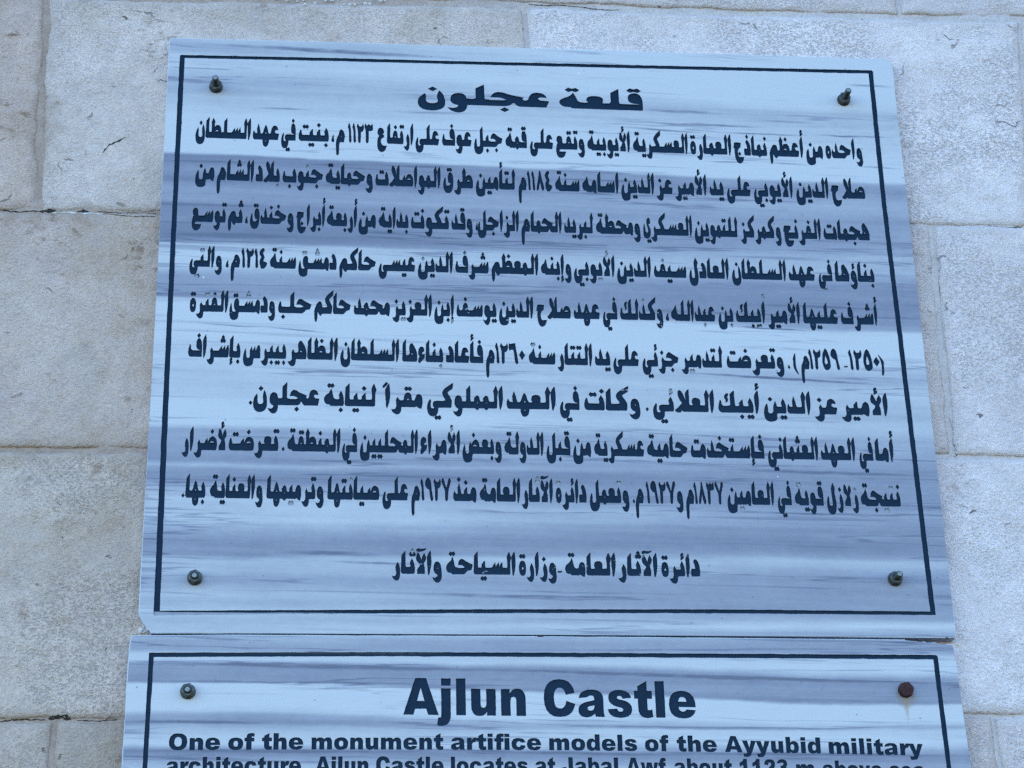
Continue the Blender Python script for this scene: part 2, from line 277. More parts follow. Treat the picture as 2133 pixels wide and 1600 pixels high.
HAIR_B = [(-462.1, -408.7, -29.7, -417.3, 2.61, 0.45), (-133.9, -413.9, 453.4, -431.4, 2.61, 0.5), (-461.0, -429.8, -185.6, -431.1, 1.74, 0.3), (-461.2, -473.6, -307.6, -475.0, 2.32, 0.45), (-459.6, -504.5, -134.5, -506.1, 2.61, 0.4), (-160.0, -504.0, 175.3, -510.3, 2.32, 0.35), (71.4, -506.6, 447.2, -510.8, 2.32, 0.5), (-5.4, -478.9, 335.7, -481.7, 2.03, 0.25), (-81.6, -394.3, 398.1, -390.6, 1.74, 0.2)]
J0 = [(-454.8, 446.2), (-15.4, 454.0), (115.6, 453.1), (263.2, 451.3), (471.8, 452.4), (634.6, 454.6)]
J1 = [(-636.7, 142.6), (-450.1, 146.4), (454.2, 151.2), (597.5, 152.1)]
J2 = [(-614.1, -159.7), (-449.8, -158.6), (455.3, -152.5), (559.9, -153.5)]
J3 = [(-591.0, -467.5), (-461.5, -466.8), (452.6, -461.2), (522.0, -462.2)]
VJ = {'v01a': [(-602.5, 438.6), (-593.5, 143.7)], 'v01b': [(-11.8, 452.0), (-9.2, 386.0)], 'v01c': [(629.0, 455.1), (622.8, 368.3)], 'v0up': [(472.5, 478.7), (471.4, 455.3)], 'v12': [(480.5, 144.6), (475.3, -152.2)], 'v3l': [(-533.8, -469.0), (-534.6, -519.0)], 'v3r': [(486.9, -465.0), (488.6, -519.7)]}


# ---- lettering: outlines of an Arabic display face, 78-unit baseline bar, 270-unit ascender
T = 78
def P(s):
    """outline from text: 'x,y' is a corner, 'x,y~' a curve's control point"""
    out = []
    for t in s.split():
        c = t.endswith('~')
        x, y = t.rstrip('~').split(',')
        out.append((float(x), float(y), c))
    return out
def flat(pts, n=5):
    """corner / control points -> polygon"""
    q = []
    N = len(pts)
    for i, p in enumerate(pts):
        nx = pts[(i+1) % N]
        q.append(p)
        if p[2] and nx[2]:
            q.append(((p[0]+nx[0])/2, (p[1]+nx[1])/2, False))
    while q[0][2]:
        q = q[1:]+q[:1]
    out = []
    N = len(q)
    i = 0
    while i < N:
        p = q[i]
        out.append((p[0], p[1]))
        nx = q[(i+1) % N]
        if nx[2]:
            e = q[(i+2) % N]
            for k in range(1, n):
                t = k/n
                out.append(((1-t)**2*p[0]+2*t*(1-t)*nx[0]+t*t*e[0], (1-t)**2*p[1]+2*t*(1-t)*nx[1]+t*t*e[1]))
            i += 2
        else:
            i += 1
    return out
G = {}
def g(name, w, solid, holes=(), top=None, bot=None):
    G[name] = (w, [P(s) for s in solid], [P(s) for s in holes], top or (w/2, 215), bot or (w/2, -45))
g('alef_s', 46, ['34,278 41,225~ 41,150 40,60~ 18,-14 9,-14~ 9,60 3,120~ 4,205 12,245~'], top=(30, 318), bot=(20, -52))
g('alef_f', 62, ['22,0 62,0 62,78 46,78 40,90~ 40,110 40,272 34,268 6,222 4,130 0,30 3,0~'], top=(26, 312), bot=(22, -48))
g('lam_i', 66, ['0,0 52,0 60,4~ 61,30 62,150 72,205 53,272 46,262 30,212 35,150 36,100 36,78~ 20,78 0,78'])
g('lam_m', 82, ['0,0 82,0 82,78 72,78 64,80~ 63,100 62,272 56,266 27,222 27,100 26,80~ 14,78 0,78'])
g('lam_s', 118, ['86,272 108,212 98,150 112,60 118,-105~ 58,-105 0,-105~ 2,20 4,70~ 20,106 28,102 30,20~ 34,-4~ 55,-4 76,-4~ 70,40 66,140 62,205'])
g('lam_f', 128, ['128,0 112,0 114,-100~ 54,-102 0,-104~ 0,10 4,70~ 20,106 28,100 30,20~ 34,-2~ 54,-2 76,0~ 74,40 74,225 104,272 108,90 110,78~ 128,78'])
g('tooth_i', 66, ['0,0 52,0 63,2~ 64,40 66,130~ 38,180 30,160~ 20,128 24,120~ 26,92 26,78~ 14,78 0,78'], top=(44, 232), bot=(38, -50))
g('tooth_m', 72, ['0,0 72,0 72,78 60,78 52,80~ 50,100 47,160 40,154 18,118 18,90 16,78~ 0,78'], top=(36, 215), bot=(36, -50))
g('beh_f', 92, ['92,0 26,0 2,4~ 0,60 4,110~ 16,146 24,140 28,100~ 34,78~ 50,78 92,78'], top=(68, 190), bot=(50, -50))
g('beh_s', 168, ['30,0 156,0 166,2~ 166,40 168,130~ 138,182 130,160~ 120,128 124,118~ 126,94 126,78~ 108,78 50,78 34,78~ 28,100 24,140 16,146 4,110~ 0,60 2,2~'], top=(78, 175), bot=(86, -50))
jh = '96,40 138,54 152,114 142,120 104,140~ 78,160 60,180~ 42,182 14,176~ 8,110 22,112 56,114~ 76,84 66,72~ 50,72 0,72'
g('jeem_i', 156, ['0,0 58,0 76,2~ '+jh], top=(54, 232), bot=(78, -42))
g('jeem_m', 152, ['0,0 66,0 84,4~ 92,22 100,46~ 108,42 116,6~ 132,0 152,0 152,78 140,100 148,118 104,138~ 78,160 60,180~ 42,182 14,176~ 8,110 22,112 56,114~ 76,84 66,72~ 50,72 0,72'], top=(54, 235), bot=(66, -48))
bowl = '52,40 54,-34~ 84,-30 130,-26 122,-100~ 72,-112 22,-112~ 14,-10 8,60~'
g('jeem_s', 134, ['16,168 40,172~ 98,164 92,104 58,96~ '+bowl+' 16,88 0,92 4,130~'], top=(54, 232), bot=(76, 18))
g('jeem_f', 128, ['16,168 40,172~ 98,164 94,118 66,104~ 66,78 128,78 128,0 80,0 58,0~ '+bowl+' 16,88 0,92 4,130~'], top=(54, 232), bot=(62, 22))
g('dal_s', 90, ['8,0 80,0 86,2~ 87,70 86,180~ 48,204 28,206~ 26,166 38,152~ 40,112 42,86 8,90 2,80 0,40 0,4~'], top=(46, 252))
g('dal_f', 98, ['98,0 24,0 2,2~ 2,60 4,90 12,118 22,90~ 30,80 50,80 48,150 62,212 76,150 84,90 86,78~ 98,78'], top=(60, 250))
g('reh_s', 74, ['48,136 72,100~ 72,40 72,-84~ 42,-84 14,-82~ 0,-30 16,-34 36,-32~ 40,4 34,40~ 32,84 38,110~'], top=(40, 190))
g('reh_f', 86, ['86,0 78,-8 82,-86~ 46,-90 16,-86~ 0,-32 14,-34 36,-32~ 42,10 40,50 38,84 52,120 62,84~ 72,78 86,78'], top=(44, 175))
g('seen_i', 166, ['0,0 150,0 160,4~ 163,50 166,140~ 154,152 136,118 128,94 122,96 120,148 100,112 92,92 86,94 84,142 60,104 54,82~ 34,78 0,78'], top=(96, 205))
g('seen_m', 168, ['0,0 168,0 168,78 156,80 151,90~ 150,150 130,116 124,92 118,94 116,148 96,112 90,90 84,94 80,142 58,104 52,80~ 34,78 0,78'], top=(96, 205))
g('seen_s', 206, ['194,-2 130,-2 118,-2~ 114,-100~ 52,-102 0,-104~ 0,0 4,70~ 26,116 32,60 32,-2~ 56,-4 84,0~ 80,50 78,90 98,142 106,94 114,92 136,148 142,94 150,94 170,152 186,160 200,130~ 200,60 200,2~'], top=(130, 205))
g('sad_i', 166, ['0,0 150,0 162,4~ 164,60 166,152~ 118,160 84,160~ 68,100 62,92 58,142 34,108 32,90 30,78~ 0,78'], ['86,88 112,118~ 132,88'], top=(110, 218))
g('sad_f', 228, ['228,0 130,0 116,0~ 114,-104~ 54,-106 0,-106~ 0,0 4,60~ 26,110 32,60 34,-2~ 56,-2 86,2~ 80,50 78,80 92,142 110,106 122,150~ 156,168 200,168~ 204,90 206,78~ 228,78'], ['126,90 152,120~ 172,90'], top=(136, 222))
g('tah_i', 140, ['0,0 126,0 134,2~ 135,60 134,166~ 92,172 64,172~ 52,140 46,190 54,214 32,270 10,214 16,150 14,90 12,78~ 0,78'], ['64,90 84,118~ 100,90'], top=(86, 218))
g('tah_m', 142, ['0,0 142,0 142,78 130,80~ 130,110 126,172~ 88,172 62,172~ 52,140 46,190 54,214 32,270 10,214 16,150 14,90 12,78~ 0,78'], ['62,90 80,118~ 96,90'], top=(88, 232))
g('ain_i', 104, ['0,0 90,0 102,76 94,84 76,78~ 62,92 48,116~ 66,132 78,132~ 92,128 90,182~ 56,188 24,190~ 18,120 16,80~ 0,78'])
g('ain_m', 92, ['0,0 92,0 92,78 80,80 84,106~ 84,130 82,170~ 48,170 14,172~ 12,130 6,110~ 18,92 22,78~ 0,78'])
g('ain_s', 126, ['70,128 84,140~ 92,136 92,206~ 48,208 10,206~ 8,150 8,124~ 28,100 8,70~ 4,10 2,-112~ 62,-116 112,-112~ 126,-30 104,-36 62,-34~ 48,20 46,70~ 90,82 92,96 88,116~'])
g('ain_f', 118, ['118,0 66,0 44,0~ 40,-24 48,-38~ 82,-34 124,-32 114,-112~ 58,-116 2,-112~ 4,-10 6,50~ 24,84 8,104~ 12,140 16,178~ 46,178 84,176~ 80,130 80,90~ 92,78 118,78'])
g('feh_i', 88, ['0,0 84,0 86,4~ 86,60 88,160~ 76,196 66,228~ 50,226 20,222~ 22,150 22,92~ 56,86 72,84 68,76 0,76'], top=(48, 262))
g('feh_m', 92, ['0,0 92,0 92,78 82,80~ 78,100 78,172~ 48,176 20,174~ 18,110 16,78~ 0,78'], ['42,86 50,112~ 56,86'], top=(50, 222))
g('feh_s', 158, ['30,0 152,0 156,4~ 156,60 158,160~ 146,196 136,228~ 120,226 90,222~ 92,150 92,92~ 126,86 142,84 138,76 50,76 36,78~ 28,104 24,144 16,150 4,110~ 0,60 2,2~'], top=(118, 262))
g('feh_f', 150, ['30,0 150,0 150,78 140,80~ 136,100 136,172~ 108,176 80,174~ 78,110 76,78~ 50,76 36,78~ 28,104 24,144 16,150 4,110~ 0,60 2,2~'], ['102,86 110,112~ 116,86'], top=(108, 222))
G['qaf_i'] = G['feh_i']; G['qaf_m'] = G['feh_m']
g('qaf_s', 122, ['84,200 118,196~ 116,90 116,-70~ 58,-72 0,-72~ 2,40 4,100~ 22,136 28,100 26,10~ 58,22 78,28~ 92,54 56,54~ 54,120 54,198~'], top=(72, 236))
g('qaf_f', 142, ['142,0 124,0 112,0~ 112,-100~ 56,-102 0,-102~ 2,10 4,70~ 22,112 30,60 30,-2~ 60,0 70,2~ 84,14 62,26~ 58,76 52,168~ 92,170 124,168~ 118,96 120,78~ 142,78'], top=(78, 212))
g('kaf_i', 112, ['0,0 94,0 104,2~ 104,90 84,142 62,178~ 70,192 112,232 118,298 104,290 74,262 22,220~ 20,176 24,140~ 42,112 48,92 44,78~ 0,78'])
g('kaf_m', 118, ['0,0 118,0 118,78 104,78 84,142 62,178~ 70,192 112,232 118,298 104,290 74,262 22,220~ 20,176 24,140~ 42,112 48,92 44,78~ 0,78'])
g('kaf_f', 160, ['30,0 160,0 160,78 148,78 142,80~ 140,110 138,268 130,262 102,224 102,100 102,78~ 50,76 36,78~ 28,104 24,144 16,150 4,110~ 0,60 2,2~', '66,122 84,132~ 84,170 70,186~ 84,200 88,232 56,232~ 54,190 52,168~ 66,160 62,150~'])
g('meem_i', 78, ['0,0 14,0 24,12 34,2~ 52,-14 66,-16 74,40 80,156~ 46,158 26,156~ 18,110 14,78~ 0,78'])
g('meem_m', 82, ['0,0 22,0 42,-22 52,-18 62,0 82,0 82,78 70,80~ 66,100 62,152~ 44,152 30,150~ 14,112 18,90 16,78~ 0,78'], ['42,62 47,74~ 52,62'])
g('meem_s', 116, ['66,168 98,164~ 114,80 100,0 46,0 38,-50 36,-150 26,-176 14,-176 4,-150 0,-40 0,40~ 22,72 38,110 40,160~'], ['62,72 67,86~ 72,72'])
g('meem_f', 112, ['112,0 96,0 84,-22 74,-26 50,0~ 40,34 36,-60 24,-104 14,-104 6,-70 2,20 0,60~ 30,116 40,150~ 66,154 94,152~ 94,100 96,78~ 112,78'])
g('noon_s', 118, ['90,176 114,120~ 114,30 118,-86~ 56,-88 -2,-88~ 0,30 4,94~ 30,132 34,100 26,4~ 58,4 90,4~ 84,56 76,100~'], top=(62, 196))
g('noon_f', 136, ['136,0 120,0 112,0~ 114,-102~ 54,-104 -2,-104~ 0,0 4,80~ 30,116 36,70 28,-6~ 58,-6 90,-2~ 84,50 84,90~ 104,150 112,120~ 118,84 120,78~ 136,78'], top=(60, 172))
g('heh_i', 108, ['0,0 96,0 104,4~ 106,70 104,150~ 50,226 22,226~ 18,176 20,130~ 24,110 18,78~ 0,78'], ['40,88 48,116~ 56,88'])
g('heh_m', 92, ['0,78 10,80 22,100~ 28,140 38,180~ 46,192 58,180~ 66,140 72,100~ 82,80 92,78 92,0 84,0 80,-92~ 46,-94 14,-92~ 14,0 0,0'], ['44,80 48,108~ 54,80', '42,-22 47,-8~ 52,-22'])
g('heh_f', 110, ['110,0 66,0 54,2~ 48,18 6,8~ 0,74 0,118~ 38,148 50,164~ 62,206 70,180~ 80,110 84,80~ 110,78'], top=(58, 244))
g('heh_s', 72, ['36,168 68,166~ 70,80 70,-12~ 36,-12 2,-12~ 2,80 4,166~'], ['36,92 46,92~ 44,68 34,56~ 30,72~'], top=(36, 222))
g('waw_s', 84, ['44,146 78,146~ 80,50 84,-20 80,-102~ 44,-104 16,-100~ 0,-42 20,-50 44,-44~ 48,-10 10,10~ 12,60 12,146~'], ['42,66 48,78~ 54,66'], top=(46, 195))
g('waw_f', 92, ['92,0 82,0 80,-102~ 46,-104 16,-100~ 0,-42 20,-50 44,-44~ 46,-8 10,10~ 12,70 14,150~ 46,150 74,150~ 78,100 78,78~ 92,78'], top=(46, 195))
g('yeh_f', 118, ['118,0 100,0 102,-104~ 48,-106 -2,-106~ 0,10 4,60~ 28,98 34,80 22,-10~ 46,-14 62,-14~ 68,-2 50,10~ 52,40 50,78~ 84,78 118,78'], top=(70, 190), bot=(96, -122))
g('yeh_s', 104, ['18,152 2,100~ 0,40 -2,-48~ 46,-50 98,-48~ 102,40 100,90~ 84,112 70,132~ 82,150 98,146 104,224~ 80,224 50,222~ 50,160 48,120~ 68,80 74,26~ 50,24 24,24~ 26,90'], bot=(78, -84))
g('lamalef_s', 96, ['16,0 82,0 84,40 82,80 76,110 74,126 92,166 96,202 80,248 62,206 56,166 30,246 18,254 2,200~ 12,140~ 40,122 42,108 36,80~ 16,50'], top=(52, 290))
g('lamalef_f', 142, ['142,0 80,0 70,2~ 62,16 52,-10~ 30,-10 12,-10~ 0,16 34,54 66,104 46,140~ 34,190 26,258~ 48,262 66,258~ 84,190 96,140 96,222 118,268 128,274 128,110 128,78~ 142,78'])
g('hamza_s', 82, ['14,-16 22,-14 76,50 78,98 68,92~ 52,90 40,108~ 58,126 66,120~ 70,140 72,186~ 42,188 8,186~ 6,110 8,84~ 20,66 8,40~ 6,0'])
# numerals and points
g('٠', 62, ['31,168 60,108 31,48 2,108'])
g('١', 42, ['14,256 24,230~ 30,170 38,20 34,-4~ 22,-2 14,20 14,130 10,180~ 0,204 4,236~'])
g('٢', 78, ['10,252 18,226~ 32,214 48,214~ 58,226 66,250 76,240~ 76,200 72,148~ 42,142 40,20 34,-6~ 22,-4 14,20 14,130 12,180~ 0,210 2,240~'])
g('٣', 94, ['8,256 16,236 28,232 38,238 46,256 56,236 66,232 76,240 82,256 92,236~ 90,180 84,160~ 44,160 42,20 36,-6~ 24,-4 16,20 14,130 12,180~ 0,210 2,240~'])
g('٤', 84, ['42,262 50,250~ 52,226 34,208~ 36,190 52,160~ 52,128 38,104~ 42,80 64,86~ 82,58 74,20~ 50,-6 24,-8 4,40~ 6,90 10,116~ 24,140 2,170~ 2,200 12,250~'])
g('٥', 88, ['42,264 62,256~ 80,150 90,50~ 84,30 72,0~ 44,-10 10,0~ 4,100 6,220~'], ['40,176 52,120~ 58,92 52,66~ 40,66 28,72~ 30,110'])
g('٦', 92, ['4,252 18,242 40,256~ 64,252 72,180 84,80 90,16 86,-6~ 74,-4 62,20 52,140 44,176 16,180~ 4,160 0,210'])
g('٧', 98, ['4,256 18,258 30,220~ 46,160 50,148 64,200 76,258 92,258 98,226 72,130 64,20 60,-6~ 48,-4 40,14 38,120 0,220'])
g('٨', 92, ['40,258 50,256 60,180 90,40 88,8~ 78,-2 70,-2~ 62,20 46,110 44,110 28,20 22,-2~ 10,-2 0,30~ 24,130 32,190'])
g('٩', 86, ['4,246~ 28,262 60,262~ 64,190 72,110 84,20 80,-6~ 68,-4 58,20 48,124 20,136~ 2,170 2,200'])
g('.', 40, ['20,46 36,22 20,-2 4,22'])
g('،', 40, ['26,92 30,86 26,60~ 34,34~ 34,6 26,-4 10,-4~ 6,18 8,44~'])
g('-', 46, ['2,30 44,34 44,48 2,44'])
g(')', 62, ['6,196 14,194~ 62,110 56,40~ 56,-20 44,-64 30,-62 36,0~ 36,60 34,120~'])
g('(', 62, ['30,200 22,196~ 6,130 4,100~ 4,40 10,-20~ 48,-66 52,-58 30,0~ 28,50 28,110~'])
def dots(n, x, y, s=1.0):
    d = lambda cx, cy, a=19, b=28: [(cx, cy+b*s), (cx+a*.62*s, cy+b*.42*s), (cx+a*s, cy), (cx+a*.62*s, cy-b*.42*s), (cx, cy-b*s), (cx-a*.62*s, cy-b*.42*s), (cx-a*s, cy), (cx-a*.62*s, cy+b*.42*s)]
    two = lambda cx, cy: [(cx-32, cy), (cx-17, cy+27), (cx, cy+15), (cx+17, cy+27), (cx+32, cy), (cx+17, cy-27), (cx, cy-15), (cx-17, cy-27)]
    if n == 1: return [d(x, y)]
    if n == 2: return [two(x, y)]
    return [two(x, y), d(x, y+44, 18, 26)]
def mark(name, x, y):
    if name == 'hamza':
        return [[(x+(px-40)*.44, y+(py-86)*.42) for px, py in flat(G['hamza_s'][1][0], 3)]]
    if name == 'madda':
        return [[(x+a, y+b) for a, b in ((-46, -14), (-20, -22), (18, -10), (40, 6), (46, 22), (30, 14), (0, 10), (-20, 18), (-42, 12))]]
    if name == 'tanween':
        return [[(x+a, y+b) for a, b in ((-26, -30), (-16, -32), (16, 16), (10, 36), (-2, 30), (-26, -12))]]
L = {'ا': ('alef', 0), 'أ': ('alef', 'hamza'), 'إ': ('alef', 'below'), 'آ': ('alef', 'madda'), 'ب': ('tooth', -1), 'ت': ('tooth', 2), 'ث': ('tooth', 3),
     'ن': ('noon', 1), 'ي': ('yeh', -2), 'ى': ('yeh', 0), 'ئ': ('yeh', 'hamza'), 'ج': ('jeem', -1), 'ح': ('jeem', 0), 'خ': ('jeem', 1), 'د': ('dal', 0), 'ذ': ('dal', 1),
     'ر': ('reh', 0), 'ز': ('reh', 1), 'س': ('seen', 0), 'ش': ('seen', 3), 'ص': ('sad', 0), 'ض': ('sad', 1), 'ط': ('tah', 0), 'ظ': ('tah', 1), 'ع': ('ain', 0),
     'ف': ('feh', 1), 'ق': ('qaf', 2), 'ك': ('kaf', 0), 'ل': ('lam', 0), 'م': ('meem', 0), 'ه': ('heh', 0), 'ة': ('heh', 2), 'و': ('waw', 0), 'ؤ': ('waw', 'hamza'), 'ء': ('hamza', 0)}
STOP = set('اأإآدذرزوؤء')
def shape(word):
    """word -> (solids, holes), laid out right to left then shifted so that x starts at 0"""
    if word[0] in G:                                 # numerals run left to right
        x, sol, hol = 0, [], []
        for ch in word:
            w, s, h, _, _ = G[ch]
            sol += [[(x+a, b) for a, b in flat(p)] for p in s]
            hol += [[(x+a, b) for a, b in flat(p)] for p in h]
            x += w+(8 if w < 200 and ch not in "jil" else 0)
        return sol, hol, sol, []
    items, i = [], 0
    while i < len(word):
        ch = word[i]
        if ch == 'ل' and i+1 < len(word) and word[i+1] in 'اأآ':
            items.append(('lamalef', {'ا': 0, 'أ': 'hamza', 'آ': 'madda'}[word[i+1]], True)); i += 2
        elif ch == 'ً':
            items[-1] = (items[-1][0], 'tanween', items[-1][2]); i += 1
        else:
            k, d = L[ch]; items.append((k, d, ch in STOP)); i += 1
    x, body, hol, pts = 0, [], [], []
    prev = False
    for n, (k, d, stop) in enumerate(items):
        last = n == len(items)-1
        join_next = not stop and not last
        if k == 'hamza': join_next = False
        f = ('m' if join_next else 'f') if prev else ('i' if join_next else 's')
        name = k+'_'+f
        if k in ('noon', 'yeh') and f in 'im': name = 'tooth_'+f
        if k == 'tooth' and f in 'fs': name = 'beh_'+f
        w, s, h, top, bot = G[name]
        if not prev and n: x -= 7
        x0 = x-w
        body += [[(x0+a, b) for a, b in flat(p)] for p in s]
        hol += [[(x0+a, b) for a, b in flat(p)] for p in h]
        if isinstance(d, str):
            if d == 'below': pts += mark('hamza', x0+bot[0], bot[1])
            elif d == 'tanween': pts += mark('tanween', x0+top[0]-22, 262)
            else: pts += mark(d, x0+top[0], top[1]+(6 if d == 'hamza' else -4))
        elif d > 0: pts += dots(d, x0+top[0], top[1])
        elif d < 0: pts += dots(-d, x0+bot[0], bot[1])
        x = x0
        prev = join_next
    return body+pts, hol, body, pts
def word_outlines(word):
    sol, hol, body, pts = shape(word)
    xs = [p[0] for c in body for p in c]
    a, b = min(xs), max(xs)
    f = lambda cs: [[((px-a)/(b-a), py) for px, py in c] for c in cs]
    if word[0] in G: return f(body), f(hol), b-a
    return f(body)+f(pts), f(hol), b-a
# heavy grotesque capitals and lower case, 716-unit capitals
def q(ch, w, solid, holes=()):
    G[ch] = (w, [P(s) for s in solid], [P(s) for s in holes], (0, 0), (0, 0))
q('A', 782, ['0,0 225,0 262,118 515,118 552,0 782,0 510,716 270,716'], ['308,268 470,268 389,530'])
q('j', 333, ['62,519 272,519 272,10 272,-210~ 60,-210 0,-210~ -35,-195 -5,-45 18,-50~ 40,-50 62,-50~ 62,0', '62,575 272,575 272,716 62,716'])
q('i', 333, ['62,0 272,0 272,519 62,519', '62,575 272,575 272,716 62,716'])
q('l', 333, ['62,0 272,0 272,716 62,716'])
q('u', 667, ['62,519 270,519 270,240 270,150~ 335,150 400,150~ 400,250 400,519 608,519 608,0 412,0 412,75 360,-12~ 250,-12 62,-12~ 62,190'])
q('n', 667, ['62,0 270,0 270,280 270,370~ 340,370 402,370~ 402,280 402,0 610,0 610,330 610,531~ 425,531 315,531~ 258,440 258,519 62,519'])
q('m', 1000, ['62,0 270,0 270,285 270,370~ 335,370 396,370~ 396,285 396,0 604,0 604,285 604,370~ 670,370 730,370~ 730,285 730,0 938,0 938,335 938,531~ 770,531 660,531~ 590,445 540,531~ 430,531 315,531~ 258,445 258,519 62,519'])
q('h', 667, ['62,0 270,0 270,280 270,370~ 340,370 402,370~ 402,280 402,0 610,0 610,330 610,531~ 425,531 320,531~ 270,455 270,716 62,716'])
q('r', 444, ['62,0 270,0 270,180 270,335~ 365,335 405,335~ 430,350 490,505 450,531~ 400,531 310,531~ 258,430 258,519 62,519'])
q('o', 667, ['334,531 637,531~ 637,262 637,-12~ 334,-12 30,-12~ 30,258 30,531~'], ['334,385 425,385~ 425,260 425,135~ 334,135 242,135~ 242,260 242,385~'])
q('O', 833, ['416,728 790,728~ 790,358 790,-12~ 416,-12 42,-12~ 42,358 42,728~'], ['416,565 565,565~ 565,358 565,150~ 416,150 268,150~ 268,358 268,565~'])
q('C', 778, ['740,460 700,728~ 400,728 44,728~ 44,358 44,-12~ 385,-12 690,-12~ 745,245 550,305 525,150~ 400,150 270,150~ 270,362 270,560~ 405,560 510,560~ 540,425'])
q('c', 667, ['630,345 590,531~ 340,531 32,531~ 32,258 32,-12~ 345,-12 590,-12~ 632,195 435,215 415,130~ 345,130 245,130~ 245,255 245,390~ 350,390 415,390~ 432,325'])
q('e', 667, ['638,212 245,212 255,120~ 345,120 400,120~ 425,165 630,150 570,-12~ 345,-12 32,-12~ 32,255 32,531~ 330,531 638,531~'], ['428,318 415,410~ 335,410 258,410~ 246,318'])
q('a', 667, ['52,365 250,385 270,415~ 335,415 400,415~ 400,345 400,330 360,312~ 250,292 36,255~ 36,130 36,-12~ 215,-12 330,-12~ 408,65 412,25~ 425,0 630,0 605,50~ 605,140 605,350 605,531~ 350,531 80,531~'], ['400,225 400,120~ 310,120 245,120~ 245,165 245,200~ 310,208'])
q('s', 611, ['32,150 240,165 260,105~ 315,105 380,105~ 380,145 380,175~ 300,190 50,230~ 50,375 50,531~ 310,531 540,531~ 570,380 372,362 355,415~ 305,415 245,415~ 245,382 245,350~ 330,340 580,305~ 580,160 580,-12~ 312,-12 55,-12~'])
q('t', 444, ['318,716 318,519 430,519 430,366 318,366 318,180 318,140~ 358,140 385,140~ 425,155 440,10 370,-12~ 300,-12 110,-12~ 110,180 110,366 28,366 28,519 110,519 110,610'])
q('f', 389, ['98,0 306,0 306,366 410,366 410,519 306,519 306,540 306,585~ 345,585 375,585~ 408,578 425,705 370,728~ 300,728 98,728~ 98,555 98,519 22,519 22,366 98,366'])
q('d', 667, ['608,0 608,716 398,716 398,462 345,531~ 260,531 32,531~ 32,258 32,-12~ 262,-12 360,-12~ 412,65 412,0'], ['402,258 402,130~ 322,130 242,130~ 242,262 242,388~ 322,388 402,388~'])
q('b', 667, ['60,0 60,716 270,716 270,462 323,531~ 408,531 636,531~ 636,258 636,-12~ 406,-12 308,-12~ 256,65 256,0'], ['266,258 266,130~ 346,130 426,130~ 426,262 426,388~ 346,388 266,388~'])
q('y', 611, ['0,519 220,519 312,210 400,519 612,519 400,-40 345,-205~ 180,-205 110,-205~ 50,-190 35,-50 95,-62~ 135,-62 180,-62~ 200,0'])
q('v', 611, ['0,519 218,519 308,190 400,519 612,519 405,0 208,0'])
q('w', 944, ['0,519 202,519 262,205 345,519 598,519 680,205 742,519 944,519 790,0 575,0 472,340 368,0 155,0'])
q('1', 667, ['485,0 485,728 312,728 270,600~ 95,560 95,395 200,420~ 272,470 272,0'])
q('2', 667, ['620,0 620,165 310,165 345,195~ 420,240 620,360~ 620,510 620,728~ 335,728 70,728~ 50,490 255,472 265,580~ 335,580 405,580~ 405,510 405,430~ 240,310 45,170~ 35,0'])
q('3', 667, ['52,540 250,572 265,590~ 325,590 395,590~ 395,530 395,440~ 240,445 232,300 400,330~ 400,220 400,130~ 325,130 262,130~ 248,230 40,205 60,-12~ 325,-12 625,-12~ 625,210 625,345~ 490,385 590,430~ 590,550 590,728~ 330,728 80,728~'])
q('J', 667, ['598,716 378,716 378,250 378,150~ 315,150 250,150~ 250,290 40,262 30,-12~ 320,-12 598,-12~ 598,250'])
q('˙', 333, ['60,0 270,0 270,190 60,190'])


